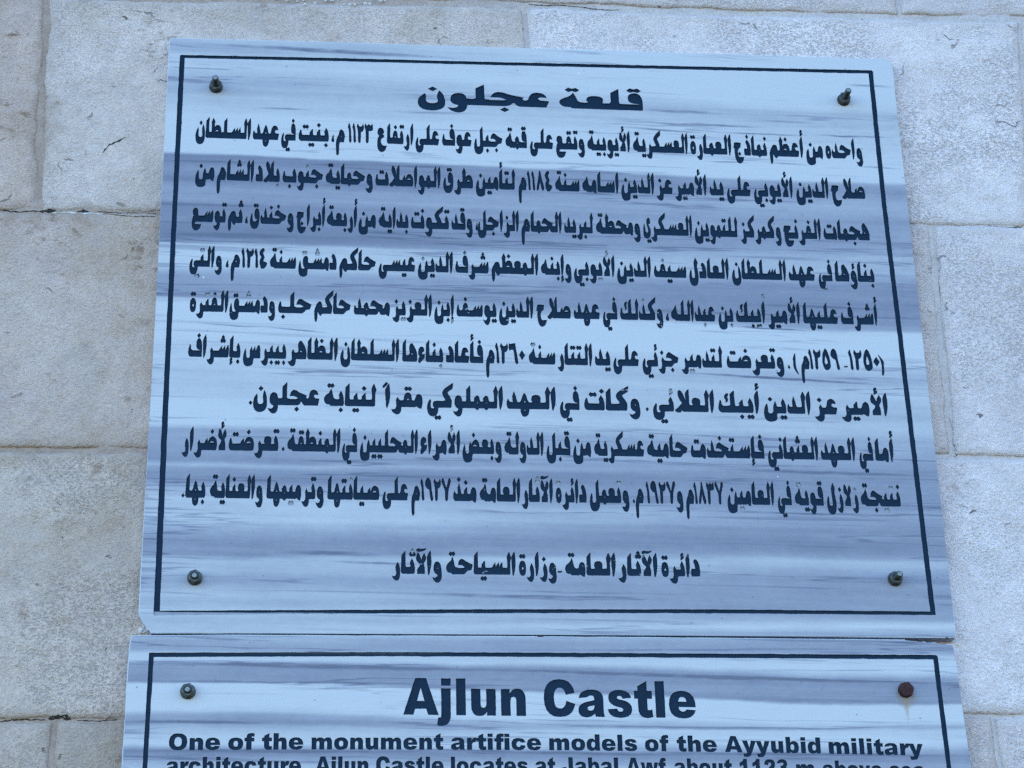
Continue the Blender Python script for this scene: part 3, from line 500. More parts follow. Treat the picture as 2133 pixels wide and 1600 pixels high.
# ------------------------------------------------------------------ materials
def stone_material():
    n = Nodes('limestone')
    c = n.tc
    tint, sp0 = n.objinfo('Color'), n.objinfo('Alpha')
    wob = n.t.nodes.new('ShaderNodeVectorMath'); wob.operation = 'MULTIPLY_ADD'
    nz = n.t.nodes.new('ShaderNodeTexNoise'); nz.inputs['Scale'].default_value = 24; nz.inputs['Detail'].default_value = 4
    n.put(nz.inputs['Vector'], c); n.put(wob.inputs[0], nz.outputs['Color']); wob.inputs[1].default_value = (0.05, 0.05, 0.05); n.put(wob.inputs[2], c)
    cw = wob.outputs[0]
    big = n.noise(c, 5.5, 6, 0.62, 0.6)
    big2 = n.noise(n.scale(c, 1, 1, 1, (5.3, 2, 8.1)), 3.4, 5, 0.6, 0.3)
    mid = n.noise(c, 30, 6, 0.66)
    grain = n.noise(n.scale(c, 1, 1, 1.35), 300, 3, 0.65)
    cell = n.math('SUBTRACT', 1.0, n.step(n.noise(n.scale(c, 1, 1, 1.5), 290, 3, 0.6), 0.47, 0.68))
    smear = n.step(n.noise(n.scale(c, 1, 1, 1, (1.3, 0, 4.4)), 5.5, 6, 0.62), 0.44, 0.6)     # trowelled lime wash over the tooling
    ea = n.t.nodes.new('ShaderNodeAttribute'); ea.attribute_name = 'edge'; ed = ea.outputs['Fac']
    lip = n.step(n.math('MULTIPLY_ADD', n.math('SUBTRACT', n.noise(c, 38, 5, 0.62), 0.5), 0.045, ed), 0.011, 0.003)   # mortar dragged over the arrises
    smear = n.math('MAXIMUM', smear, lip)
    sp = n.math('MULTIPLY', sp0, n.math('MULTIPLY_ADD', smear, -0.85, 1.0))
    col = n.mix(1.0, tint, n.grey(n.lin(mid, 0.3, 0.7, 0.88, 1.12)), 'MULTIPLY')
    col = n.mix(1.0, col, n.grey(n.lin(big2, 0.3, 0.7, 0.87, 1.13)), 'MULTIPLY')
    warm = n.math('SUBTRACT', 1.0, n.step(n.xyz(tint)[2], 0.44, 0.62))                       # tan stones stain more than the grey ones
    och = n.math('MULTIPLY', n.step(big, 0.45, 0.62), n.step(mid, 0.34, 0.6))
    col = n.mix(n.math('MULTIPLY', och, n.math('MULTIPLY_ADD', warm, 0.5, 0.14)), col, RGB(0.47, 0.335, 0.24))
    pk = n.step(n.noise(n.scale(c, 1, 1, 1, (3.1, 0, 1.7)), 6, 5, 0.62), 0.5, 0.68)
    col = n.mix(n.math('MULTIPLY', pk, n.math('MULTIPLY_ADD', warm, 0.33, 0.12)), col, RGB(0.55, 0.42, 0.40))
    gr = n.step(n.noise(n.scale(c, 1, 1, 1, (9.1, 0, 6.7)), 8, 5, 0.62), 0.52, 0.7)
    col = n.mix(n.math('MULTIPLY', gr, n.math('MULTIPLY_ADD', warm, 0.22, 0.08)), col, RGB(0.40, 0.37, 0.33))
    col = n.mix(n.math('MULTIPLY', lip, 0.6), col, n.mix(warm, RGB(0.68, 0.585, 0.555), RGB(0.50, 0.385, 0.315)))
    gm = n.math('MULTIPLY', n.step(n.math('MULTIPLY_ADD', n.math('SUBTRACT', n.noise(n.scale(c, 1, 1, 1, (1, 0, 3)), 10, 5, 0.65), 0.5), 0.24, ed), 0.022, -0.02), n.step(mid, 0.35, 0.6))
    col = n.mix(n.math('MULTIPLY', gm, n.math('MULTIPLY_ADD', warm, 0.5, 0.12)), col, RGB(0.36, 0.245, 0.18))
    stip = n.math('ADD', n.lin(grain, 0.3, 0.7, -0.12, 0.13), n.math('MULTIPLY', n.lin(cell, 0, 1, -0.15, 0.09), sp))
    col = n.mix(1.0, col, n.grey(n.math('ADD', stip, 1.0)), 'MULTIPLY')
    gate = n.noise(n.scale(c, 1, 1, 1, (7.3, 0, 2.2)), 8, 4, 0.62)
    rz = n.math('MULTIPLY', n.step(gate, 0.50, 0.64), n.step(n.noise(n.scale(c, 1, 1, 1.4), 58, 5, 0.74), 0.51, 0.64))
    col = n.mix(n.math('MULTIPLY', rz, n.math('MULTIPLY_ADD', warm, 0.55, 0.3)), col, RGB(0.26, 0.155, 0.10))
    scar = n.math('MULTIPLY', n.step(n.noise(n.scale(cw, 1, 1, 1.7), 46, 2, 0.5), 0.715, 0.745), n.step(n.noise(n.scale(c, 1, 1, 1, (2, 0, 5)), 13, 3, 0.6), 0.48, 0.6))
    crev = n.math('MULTIPLY', n.step(n.voro(n.scale(cw, 1, 1, 1), 8.5, 'Distance', 'DISTANCE_TO_EDGE'), 0.010, 0.002), n.step(n.noise(n.scale(c, 1, 1, 1, (4, 0, 9)), 16, 4, 0.65), 0.56, 0.66))
    allp = n.math('MAXIMUM', n.math('MULTIPLY', scar, 0.8), n.math('MULTIPLY', crev, 0.6))
    col = n.mix(allp, col, RGB(0.15, 0.105, 0.08))
    n.set('Base Color', col)
    n.set('Roughness', 0.92); n.set('Specular IOR Level', 0.25)
    h = n.math('ADD', n.math('MULTIPLY', grain, 1.1), n.math('MULTIPLY', n.math('MULTIPLY', cell, sp), 1.3))
    h = n.math('SUBTRACT', n.math('ADD', h, n.math('MULTIPLY', mid, 3.0)), n.math('MULTIPLY', allp, 1.8))
    n.set('Normal', n.bump(h, 0.0018, 1.0))
    return n.m
def mortar_material():
    n = Nodes('lime_mortar')
    c = n.tc
    a = n.noise(c, 30, 5, 0.6); b = n.noise(c, 260, 3, 0.6)
    old = n.ramp(a, [(0.3, (0.36, 0.265, 0.215)), (0.55, (0.45, 0.335, 0.275)), (0.75, (0.54, 0.42, 0.36))])
    new = n.ramp(a, [(0.3, (0.56, 0.485, 0.465)), (0.55, (0.62, 0.54, 0.515)), (0.75, (0.68, 0.595, 0.57))])
    fresh = n.step(n.math('ADD', n.xyz(c)[0], n.math('MULTIPLY', n.math('SUBTRACT', n.noise(c, 3, 3), 0.5), 0.5)), -0.35, 0.1)   # the right of the wall was repointed
    col = n.mix(fresh, old, new)
    col = n.mix(1.0, col, n.grey(n.lin(b, 0.3, 0.7, 0.88, 1.12)), 'MULTIPLY')
    n.set('Base Color', col); n.set('Roughness', 0.95); n.set('Specular IOR Level', 0.2)
    n.set('Normal', n.bump(n.math('ADD', b, n.math('MULTIPLY', a, 2.0)), 0.0015))
    return n.m
def plain(name, rgb, rough=0.8, metal=0.0, grain=0.0, gscale=300, spec=0.5):
    n = Nodes(name)
    b = n.noise(n.tc, gscale, 4, 0.65)
    n.set('Base Color', n.mix(1.0, RGB(*rgb), n.grey(n.lin(b, 0.3, 0.7, 1-grain, 1+grain)), 'MULTIPLY'))
    n.set('Roughness', rough); n.set('Metallic', metal); n.set('Specular IOR Level', spec)
    if grain: n.set('Normal', n.bump(b, 0.0006))
    return n.m
def vein_value(n, left, right, match, xl, xr, streaks):
    """the slab's own banding: veins measured in two columns, followed from one to the other across the slab"""
    x, y, z = n.xyz(n.tc)
    warp = n.math('MULTIPLY', n.math('SUBTRACT', n.noise(n.scale(n.tc, 2.6, 1, 9), 1.0, 3, 0.5), 0.5), 0.011)
    zz = n.math('ADD', z, warp)
    zz = n.math('ADD', zz, n.math('MULTIPLY', n.math('SUBTRACT', n.noise(n.scale(n.tc, 16, 1, 40), 1.0, 3, 0.6), 0.5), 0.0045))
    match = sorted((b/1000, a/1000) for a, b in match)           # height in the right column -> height in the left one
    z0, z1 = match[0][0], match[-1][0]
    lo, hi = min(a for _, a in match), max(a for _, a in match)
    zl = n.ramp(n.lin(zz, z0, z1), [((b_-z0)/(z1-z0), (a-lo)/(hi-lo)) for b_, a in match])
    zl = n.math('MULTIPLY_ADD', zl, hi-lo, lo)
    t = n.lin(x, xl, xr, 0, 1)
    ze = n.math('ADD', zz, n.math('MULTIPLY', t, n.math('SUBTRACT', zl, zz)))
    tr = lambda v: float(np.interp(v, [m[0] for m in match], [m[1] for m in match]))
    def column(tab):
        tab = sorted(tab)
        out = None
        k = 0
        while k < len(tab)-1:
            part = tab[k:k+28]
            a0, a1 = part[0][0], part[-1][0]
            r = n.ramp(n.lin(ze, a0, a1), [((a-a0)/(a1-a0), v) for a, v in part])
            out = r if out is None else n.mix(n.math('GREATER_THAN', ze, a0), out, r)
            k += 27
        return out
    f = n.step(n.math('ADD', x, n.math('MULTIPLY', n.math('SUBTRACT', n.noise(n.scale(n.tc, 1.4, 1, 26), 1.0, 2), 0.5), 0.6)), xl, xr)
    v = n.mix(f, column([(a/1000, b_) for a, b_ in left]), column([(tr(a/1000), b_) for a, b_ in right]))
    # dark hair veins of limited length
    comb = n.t.nodes.new('ShaderNodeCombineXYZ'); n.put(comb.inputs[0], x)
    n.put(comb.inputs[2], n.math('ADD', z, n.math('MULTIPLY', n.math('SUBTRACT', n.noise(n.scale(n.tc, 22, 1, 60), 1.0, 3, 0.6), 0.5), 0.0035)))
    tot = None
    for x0, a, x1, b_, hw, s in streaks:
        x0, a, x1, b_, hw = x0/1000, a/1000, x1/1000, b_/1000, hw/1000
        mp = n.t.nodes.new('ShaderNodeMapping'); mp.vector_type = 'TEXTURE'
        n.put(mp.inputs[0], comb.outputs[0])
        mp.inputs['Location'].default_value = ((x0+x1)/2, 0, (a+b_)/2)
        mp.inputs['Rotation'].default_value = (0, -math.atan2(b_-a, x1-x0), 0)
        mp.inputs['Scale'].default_value = (math.hypot(x1-x0, b_-a)/2, 1000, hw)
        ln_ = n.t.nodes.new('ShaderNodeVectorMath'); ln_.operation = 'LENGTH'; n.put(ln_.inputs[0], mp.outputs[0])
        m = n.math('MULTIPLY', n.step(ln_.outputs['Value'], 1.15, 0.1), s)
        tot = m if tot is None else n.math('MAXIMUM', tot, m)
    if tot is not None:
        br = n.lin(n.noise(n.scale(n.tc, 34, 1, 220), 1.0, 3, 0.6), 0.35, 0.6, 0.35, 1.0)
        v = n.math('SUBTRACT', v, n.math('MULTIPLY', tot, br))
    return v, x, z
def marble_colour(n, v):
    rot = n.t.nodes.new('ShaderNodeMapping'); rot.inputs['Rotation'].default_value = (0, -0.016, 0); n.put(rot.inputs[0], n.tc)
    tilt = rot.outputs[0]
    v = n.math('MULTIPLY_ADD', n.math('SUBTRACT', v, 0.62), 1.5, 0.60)
    fine = n.noise(n.scale(tilt, 2.4, 1, 120), 1.0, 5, 0.68)
    broad = n.noise(n.scale(tilt, 1.3, 1, 34, (4.2, 0, 1)), 1.0, 4, 0.6)
    thin = n.noise(n.scale(tilt, 1.9, 1, 110, (9.1, 0, 3)), 1.0, 2, 0.5)
    v = n.math('ADD', v, n.lin(fine, 0.3, 0.7, -0.065, 0.065))
    v = n.math('ADD', v, n.lin(broad, 0.3, 0.7, -0.08, 0.08))
    v = n.math('SUBTRACT', v, n.math('MULTIPLY', n.step(thin, 0.64, 0.70), 0.24))
    v = n.math('ADD', v, n.lin(n.noise(n.scale(n.tc, 1, 1, 1.6), 90, 4, 0.65), 0.3, 0.7, -0.035, 0.035))
    v = n.math('ADD', v, n.lin(n.noise(n.scale(n.tc, 1, 1, 2.5, (6, 0, 2)), 11, 4, 0.6), 0.3, 0.7, -0.05, 0.05))
    iso = n.math('ABSOLUTE', n.math('SUBTRACT', n.noise(n.scale(tilt, 1.5, 1, 46, (2.2, 0, 7)), 1.0, 4, 0.6), 0.5))
    v = n.math('SUBTRACT', v, n.math('MULTIPLY', n.math('MULTIPLY', n.step(iso, 0.020, 0.002), n.step(n.noise(n.scale(tilt, 3.1, 1, 16, (5, 0, 2)), 1.0, 2, 0.5), 0.46, 0.58)), 0.34))
    col = n.ramp(v, [(0.05, (0.15, 0.158, 0.215)), (0.35, (0.24, 0.245, 0.315)), (0.6, (0.365, 0.37, 0.43)), (0.85, (0.53, 0.53, 0.555)), (1.0, (0.61, 0.61, 0.63))])
    sp = n.math('MULTIPLY', n.step(n.voro(n.tc, 85), 0.13, 0.06), n.step(n.xyz(n.voro(n.tc, 85, 'Color'))[0], 0.86, 0.88))
    col = n.mix(n.math('MULTIPLY', sp, 0.55), col, RGB(0.14, 0.15, 0.2))
    wsp = n.math('MULTIPLY', n.step(n.voro(n.scale(n.tc, 1, 1, 1, (3, 1, 2)), 38), 0.05, 0.03), n.step(n.xyz(n.voro(n.scale(n.tc, 1, 1, 1, (3, 1, 2)), 38, 'Color'))[0], 0.9, 0.91))
    return n.mix(wsp, col, RGB(0.75, 0.78, 0.80))
def marble_material(name, left, right, match, xl, xr, streaks, rust=None):
    n = Nodes(name)
    v, x, z = vein_value(n, left, right, match, xl, xr, streaks)
    col = marble_colour(n, v)
    if rust:                                   # a rust run below the corroded bolt
        rx, rz = rust
        dz = n.math('SUBTRACT', rz, z)
        wd = n.lin(dz, 0.0, 0.03, 0.0052, 0.0012)
        wob = n.math('MULTIPLY', n.math('SUBTRACT', n.noise(n.scale(n.tc, 60, 1, 90), 1.0, 2), 0.5), 0.004)
        dx = n.math('ABSOLUTE', n.math('SUBTRACT', n.math('ADD', x, wob), rx))
        m = n.math('MULTIPLY', n.step(n.math('DIVIDE', dx, wd), 1.2, 0.1), n.step(dz, 0.034, 0.010))
        m = n.math('MULTIPLY', m, n.math('GREATER_THAN', dz, -0.004))
        col = n.mix(n.math('MULTIPLY', m, 0.48), col, RGB(0.38, 0.20, 0.08))
        halo = n.math('SQRT', n.math('ADD', n.math('MULTIPLY', dx, dx), n.math('MULTIPLY', dz, dz)))
        col = n.mix(n.step(halo, 0.0135, 0.008, 0, 0.45), col, RGB(0.30, 0.22, 0.16))
    n.set('Base Color', col)
    n.set('Roughness', n.lin(n.noise(n.tc, 45, 4, 0.6), 0.3, 0.7, 0.42, 0.6))
    n.set('Specular IOR Level', 0.45)
    n.set('Normal', n.bump(n.math('ADD', n.noise(n.scale(n.tc, 1, 1, 4), 28, 3, 0.6), n.math('MULTIPLY', n.noise(n.tc, 500, 2), 0.12)), 0.0012, 0.5))
    return n.m
def paint_material():
    """dark blue enamel in the carving; where it has flaked the marble shows. 'paint_lost' = how much has gone"""
    n = Nodes('flaking_navy_enamel')
    at = n.t.nodes.new('ShaderNodeAttribute'); at.attribute_name = 'paint_lost'
    amount = at.outputs['Fac']
    x, y, z = n.xyz(n.tc)
    a = n.noise(n.scale(n.tc, 1, 1, 1.5), 62, 3, 0.55)
    b = n.noise(n.tc, 230, 3, 0.6)
    f = n.math('ADD', n.math('MULTIPLY', a, 0.78), n.math('MULTIPLY', b, 0.22))
    thr = n.math('SUBTRACT', 0.74, n.math('MULTIPLY', amount, 0.55))
    gone = n.step(f, thr, n.math('ADD', thr, 0.025))
    navy = n.mix(n.noise(n.tc, 40, 4, 0.6), RGB(0.002, 0.014, 0.035), RGB(0.008, 0.030, 0.064))
    bare = n.mix(n.noise(n.tc, 180, 3), RGB(0.29, 0.31, 0.37), RGB(0.42, 0.45, 0.49))
    n.set('Base Color', n.mix(gone, navy, bare))
    n.set('Roughness', n.lin(b, 0.3, 0.7, 0.40, 0.58)); n.set('Specular IOR Level', 0.14)
    n.set('Normal', n.bump(n.math('ADD', b, n.math('MULTIPLY', gone, -1.5)), 0.0005, 0.6))
    return n.m
def rim_material():
    """the border groove: the same enamel, lost along the lower left of the upper plaque"""
    n = Nodes('border_enamel')
    x, y, z = n.xyz(n.tc)
    a = n.noise(n.tc, 120, 4, 0.65)
    b = n.noise(n.scale(n.tc, 7, 1, 40), 1.0, 3, 0.6)
    low = n.math('MULTIPLY', n.step(z, -0.338, -0.344), n.step(z, -0.40, -0.39))
    # enamel survives as a sliver under the groove's upper edge, thicker towards the right
    d = n.math('SUBTRACT', n.lin(x, -0.43, -0.03, -0.3513, -0.3472), z)
    keep = n.math('ADD', n.lin(x, -0.43, -0.14, 0.0006, 0.0042), n.math('MULTIPLY', n.math('SUBTRACT', b, 0.5), 0.0042))
    worn = n.math('MULTIPLY', low, n.math('MULTIPLY', n.step(n.math('SUBTRACT', d, keep), -0.0003, 0.0005), n.step(x, -0.10, -0.17)))
    worn = n.math('MULTIPLY', worn, n.math('SUBTRACT', 1.0, n.math('MULTIPLY', n.step(a, 0.55, 0.62), n.step(x, -0.33, -0.2))))
    chips = n.step(a, 0.70, 0.725)
    gone = n.math('MAXIMUM', worn, chips)
    navy = n.mix(n.noise(n.tc, 40, 4, 0.6), RGB(0.002, 0.014, 0.035), RGB(0.008, 0.030, 0.064))
    bare = n.mix(n.noise(n.tc, 180, 3), RGB(0.26, 0.28, 0.34), RGB(0.40, 0.42, 0.47))
    n.set('Base Color', n.mix(gone, navy, bare))
    n.set('Roughness', 0.5); n.set('Specular IOR Level', 0.14)
    return n.m
def steel_material():
    n = Nodes('weathered_steel')
    a = n.noise(n.tc, 160, 4, 0.65)
    n.set('Base Color', n.ramp(a, [(0.3, (0.045, 0.05, 0.047)), (0.55, (0.09, 0.096, 0.09)), (0.75, (0.18, 0.185, 0.175))]))
    n.set('Metallic', 0.6); n.set('Roughness', n.lin(a, 0.3, 0.7, 0.6, 0.38))
    n.set('Normal', n.bump(a, 0.0004, 0.6))
    return n.m
STONE, MORTAR = stone_material(), mortar_material()
DARK = plain('dark_crack', (0.035, 0.028, 0.025), 0.95, grain=0.2)
WHITE = plain('white_filler', (0.70, 0.66, 0.62), 0.9, grain=0.12)
PAINT, RIMPAINT = paint_material(), rim_material()
BARE_HIGHLIGHT = plain('cut_and_highlight_edge', (0.56, 0.60, 0.65), 0.6, grain=0.08, gscale=120)  # bare upper cuts of the letters; also paints the highlight along slab edges
PWALL = plain('painted_cut', (0.010, 0.03, 0.06), 0.5, grain=0.2)
STEEL = steel_material()
BRIGHT = plain('worn_bright_steel', (0.24, 0.25, 0.25), 0.45, 0.6, grain=0.15)
RUST = plain('rust', (0.062, 0.026, 0.026), 0.85, 0.1, grain=0.35, gscale=260, spec=0.3)

# ------------------------------------------------------------------ the wall: limestone blocks in lime mortar
YW = 0.018
wall = empty('stone_wall', (0, YW, ZC))
tag(wall, 'pale weathered limestone block wall with thin mortar joints behind both plaques', 'wall')
def joint(pts):
    xs, zs = [p[0]/1000 for p in pts], [p[1]/1000 for p in pts]
    return lambda x: np.interp(x, xs, zs)
line = lambda z: (lambda x: np.zeros_like(np.asarray(x, float))+z)
COURSES = [line(1.36), line(1.06), line(0.758), joint(J0), joint(J1), joint(J2), joint(J3), line(-0.772), line(-1.08), line(-1.39), line(-1.70), line(-2.01), line(-2.33), line(-2.66)]
HALF = [.004, .004, .004, .0048, .0016, .0030, .0020, .004, .004, .004, .004, .004, .004, .004]
vx = lambda a, b: (lambda z: a[0]/1000+(z-a[1]/1000)*((b[0]-a[0])/(b[1]-a[1])))
fx = lambda x: (lambda z: np.zeros_like(np.asarray(z, float))+x)
EDGE = 1.75
ROWS = [[fx(-.9), fx(-.2), fx(.6)], [fx(-.5), fx(.15), fx(1.0)],
        [fx(-1.05), fx(-.36), vx(*VJ['v0up']), fx(1.15)],
        [fx(-1.25), vx(*VJ['v01a']), vx(*VJ['v01b']), vx(*VJ['v01c']), fx(1.3)],
        [fx(-.92), fx(-.1), vx(*VJ['v12']), fx(1.1)],
        [fx(-1.3), fx(-.66), fx(.08), fx(.78), fx(1.4)],
        [fx(-1.1), vx(*VJ['v3l']), fx(-.02), vx(*VJ['v3r']), fx(1.2)]]
for r in range(6): ROWS.append([fx(-1.2+.13*(r % 3)), fx(-.5+.2*(r % 2)), fx(.3-.15*(r % 2)), fx(1.05)])
TINTS = {(3, 0): (.64, .52, .445, .2), (3, 1): (.665, .495, .415, .15), (3, 2): (.72, .585, .52, .3), (3, 3): (.83, .71, .685, .5), (3, 4): (.79, .67, .64, .3),
         (2, 1): (.65, .50, .43, .2), (2, 2): (.74, .62, .585, .4), (2, 3): (.76, .65, .63, .3),
         (4, 0): (.60, .45, .375, .15), (4, 1): (.60, .46, .39, .15), (4, 2): (.74, .615, .57, .35), (4, 3): (.83, .71, .69, .4),
         (5, 1): (.63, .495, .415, .35), (5, 2): (.63, .495, .415, .4), (5, 3): (.80, .69, .67, .3), (5, 4): (.80, .69, .67, .3),
         (6, 1): (.56, .435, .36, .25), (6, 2): (.48, .375, .31, .15), (6, 3): (.70, .58, .54, .3), (6, 4): (.75, .63, .605, .3)}
SURF = [[]]
def block(r, k, jl, jr, hl, hr):
    top, bot = COURSES[r], COURSES[r+1]
    zc = (float(top(0))+float(bot(0)))/2
    near = 1 <= r <= 7
    step = 0.0036 if 2 <= r <= 6 else 0.02
    x0, x1 = float(jl(zc))+hl, float(jr(zc))-hr
    nu, nv = max(6, int((x1-x0)/step)), max(6, int(0.30/step))
    U, V = np.meshgrid(np.linspace(0, 1, nu+1), np.linspace(0, 1, nv+1))
    X = x0+(x1-x0)*U
    zt, zb = top(X)-HALF[r], bot(X)+HALF[r+1]
    Z = zb+(zt-zb)*V
    X = (jl(Z)+hl)*(1-U)+(jr(Z)-hr)*U
    sd_ = r*37+k*11
    X = X+0.0020*vnoise(X*40, Z*40, sd_)+0.0008*vnoise(X*140, Z*140, sd_+5)
    Z = Z+0.0018*vnoise(X*36, Z*36, sd_+9)+0.0008*vnoise(X*150, Z*150, sd_+6)
    e = np.minimum(np.minimum(U, 1-U)*(x1-x0), np.minimum(V, 1-V)*0.30)
    rim = np.clip(1-e/0.006, 0, 1)**2*0.0018
    Y = rim-0.0014-0.0010*fbm(X*7, Z*7, sd_+1, 3)-0.0006*fbm(X*60, Z*60, sd_+3, 3)
    Y += 0.0008*np.maximum(vnoise(X*28, Z*28, sd_+8)-.45, 0)*4
    vs = np.stack([X, Y, Z], -1).reshape(-1, 3).tolist()
    W_ = nu+1
    fs = [(j*W_+i, j*W_+i+1, (j+1)*W_+i+1, (j+1)*W_+i) for j in range(nv) for i in range(nu)]
    loop = [i for i in range(W_)]+[j*W_+nu for j in range(1, nv+1)]+[nv*W_+i for i in range(nu-1, -1, -1)]+[j*W_ for j in range(nv-1, 0, -1)]
    b0 = len(vs)
    vs += [(vs[i][0], 0.06, vs[i][2]) for i in loop]
    L_ = len(loop)
    fs += [(loop[i], b0+i, b0+(i+1) % L_, loop[(i+1) % L_]) for i in range(L_)]
    o = mesh_obj('stone_block', vs, fs, STONE, wall, smooth=True)
    o.data.attributes.new('edge', 'FLOAT', 'POINT').data.foreach_set('value', list(e.reshape(-1))+[0.0]*L_)
    if 2 <= r <= 6: SURF[0].append((vs, fs))
    t = TINTS.get((r, k)) or (.60+.06*random.random(), .51+.05*random.random(), .46+.05*random.random(), .5)
    o.color = t
    return o
for r, js in enumerate(ROWS):
    ed = [fx(-EDGE)]+js+[fx(EDGE)]
    for k in range(len(ed)-1):
        hl = 0 if k == 0 else .0032
        hr = 0 if k == len(ed)-2 else .0032
        if r == 3 and k in (1, 2): hl, hr = (.0030, .0040) if k == 1 else (.0040, .0030)
        if r == 4 and k in (2, 3): hl, hr = (hl, .0038) if k == 2 else (.0038, hr)
        block(r, k, ed[k], ed[k+1], hl, hr)
def mortar():
    vs, fs = [], []
    def sheet(xs, zs):
        X, Z = np.meshgrid(xs, zs)
        Y = 0.0012-0.0005*fbm(X*25, Z*25, 91, 3)-0.0004*fbm(X*110, Z*110, 95, 2)
        b, W_ = len(vs), len(xs)
        vs.extend(np.stack([X, Y, Z], -1).reshape(-1, 3).tolist())
        fs.extend([(b+j*W_+i, b+j*W_+i+1, b+(j+1)*W_+i+1, b+(j+1)*W_+i) for j in range(len(zs)-1) for i in range(W_-1)])
    xs = np.concatenate([np.linspace(-EDGE, -.72, 20)[:-1], np.linspace(-.72, .72, 400), np.linspace(.72, EDGE, 20)[1:]])
    zs = np.concatenate([np.linspace(-2.657, -.6, 30)[:-1], np.linspace(-.6, .6, 330), np.linspace(.6, 1.36, 20)[1:]])
    sheet(xs, zs)
    return mesh_obj('mortar', vs, fs, MORTAR, wall, smooth=True)
MORT = mortar()
bk = mesh_obj('wall_core', [(-EDGE, .062, -2.657), (EDGE, .062, -2.657), (EDGE, .062, 1.36), (-EDGE, .062, 1.36), (-EDGE, .55, -2.657), (EDGE, .55, -2.657), (EDGE, .55, 1.36), (-EDGE, .55, 1.36)],
              [(0, 1, 2, 3), (4, 7, 6, 5), (0, 4, 5, 1), (3, 2, 6, 7), (0, 3, 7, 4), (1, 5, 6, 2)], MORTAR, wall)
from mathutils.bvhtree import BVHTree
_v, _f = [], []
for vs_, fs_ in SURF[0]+[([tuple(v.co) for v in MORT.data.vertices], [tuple(p.vertices) for p in MORT.data.polygons])]:
    n0_ = len(_v); _v += [tuple(v) for v in vs_]; _f += [tuple(i+n0_ for i in f) for f in fs_]
TREE = BVHTree.FromPolygons(_v, _f)
def face_y(x, z):
    h_ = TREE.ray_cast(Vector((x, -.5, z)), Vector((0, 1, 0)))[0]
    return h_.y if h_ else 0.0
def ribbon(name, pts, wid, mat, depth=0.0012, seed=1):
    """an irregular open crack, or a smear of filler, along a line on the wall face"""
    P_ = []
    for (a, b), (c, d) in zip(pts[:-1], pts[1:]):
        m = max(2, int(math.hypot(c-a, d-b)/2.2))
        P_ += [(a+(c-a)*i/m, b+(d-b)*i/m) for i in range(m)]
    P_.append(pts[-1])
    r_ = random.Random(seed)
    vs, fs = [], []
    n_ = len(P_)
    for i, (x, z) in enumerate(P_):
        f = wid*(0.35+0.9*r_.random())*min(1, (i+.3)/2, (n_-i-.7)/2)
        x, z = x/1000, z/1000+r_.uniform(-.0005, .0005)
        f = max(f, .0002)
        for dz, dy in ((f, 0), (0, -depth*.3), (-f, 0)): vs.append((x, face_y(x, z+dz)-.0003+dy, z+dz))
        if i: b = (i-1)*3; fs += [(b, b+1, b+4, b+3), (b+1, b+2, b+5, b+4)]
    return mesh_obj(name, vs, fs, mat, wall)
ribbon('crack', [(-637, 144), (-629, 144.2), (-625, 142.9), (-609, 142.6), (-603, 144.1), (-592, 143.7)], .0009, DARK, seed=2)
ribbon('crack', [(-592, 143.7), (-581, 144.8), (-572, 144.9)], .0022, DARK, seed=3)
ribbon('crack', [(-548, 145.4), (-541, 145.6), (-533, 144.9)], .0020, DARK, seed=4)
ribbon('crack', [(-524, 145), (-500, 144.6), (-455, 145)], .0005, DARK, seed=5)
ribbon('crack', [(-517, 143), (-505, 141), (-490, 139.6), (-475, 138.8), (-455, 140)], .0005, DARK, seed=6)
ribbon('filler_smear', [(-578, 142.8), (-568, 142.2), (-560, 143.6), (-548, 143.0)], .0012, WHITE, seed=7)
ribbon('filler_smear', [(-546, 141.4), (-534, 143.2), (-524, 142.0), (-515, 141.6)], .0012, WHITE, seed=8)
ribbon('crack', [(-496, 246.1), (-505, 240), (-515, 235), (-521, 225.5)], .0012, DARK, seed=9)
ribbon('crack', [(-519, 230), (-522, 224)], .0026, DARK, seed=19)
ribbon('crack', [(-591, -469), (-576, -467), (-556, -466.5), (-543, -467)], .0008, DARK, seed=10)
ribbon('crack', [(-541, -466), (-533, -464.4), (-526, -463.6), (-517, -466)], .0026, DARK, seed=11)
ribbon('crack', [(-511, -467.4), (-491, -468.4), (-466, -466)], .0007, DARK, seed=12)
ribbon('crack', [(-6, 455), (18, 453.5), (30, 455.4), (60, 453.6), (70, 451.8), (91, 449.7), (109, 451)], .0007, DARK, seed=13)
ribbon('crack', [(553, 153), (565, 152), (574, 150.9), (597, 152.8)], .0006, DARK, seed=14)
ribbon('crack', [(476, -100), (479, -120), (477, -135), (481, -150), (476, -153)], .0005, DARK, seed=15)
def lumps(name, spots, mat):
    bm = bmesh.new()
    for x, z, s in spots:
        v = bmesh.ops.create_icosphere(bm, subdivisions=2, radius=s/1000, matrix=Matrix.Translation((x/1000, face_y(x/1000, z/1000)-s/3500, z/1000)))['verts']
        for a in v: a.co += Vector((random.uniform(-1, 1), random.uniform(-.6, .6), random.uniform(-1, 1)))*s/3200
    me = bpy.data.meshes.new(name); bm.to_mesh(me); bm.free(); me.materials.append(mat)
    o = bpy.data.objects.new(name, me); COL.objects.link(o); o.parent = wall
    return o
lumps('mortar_crumbs', [(-447, -368.5, 3.2), (-443.5, -365, 2.6), (-440, -368.6, 3.4), (-449, -370.6, 2.2), (-437, -369.8, 2.6), (-444.5, -370.3, 2.4), (-446, -362.5, 1.8)], WHITE)
random.seed(3)
lumps('mortar_crumbs', [(-331+random.random()*150, 447+random.uniform(-5, 7), random.uniform(.8, 2.6)) for i in range(26)], WHITE)

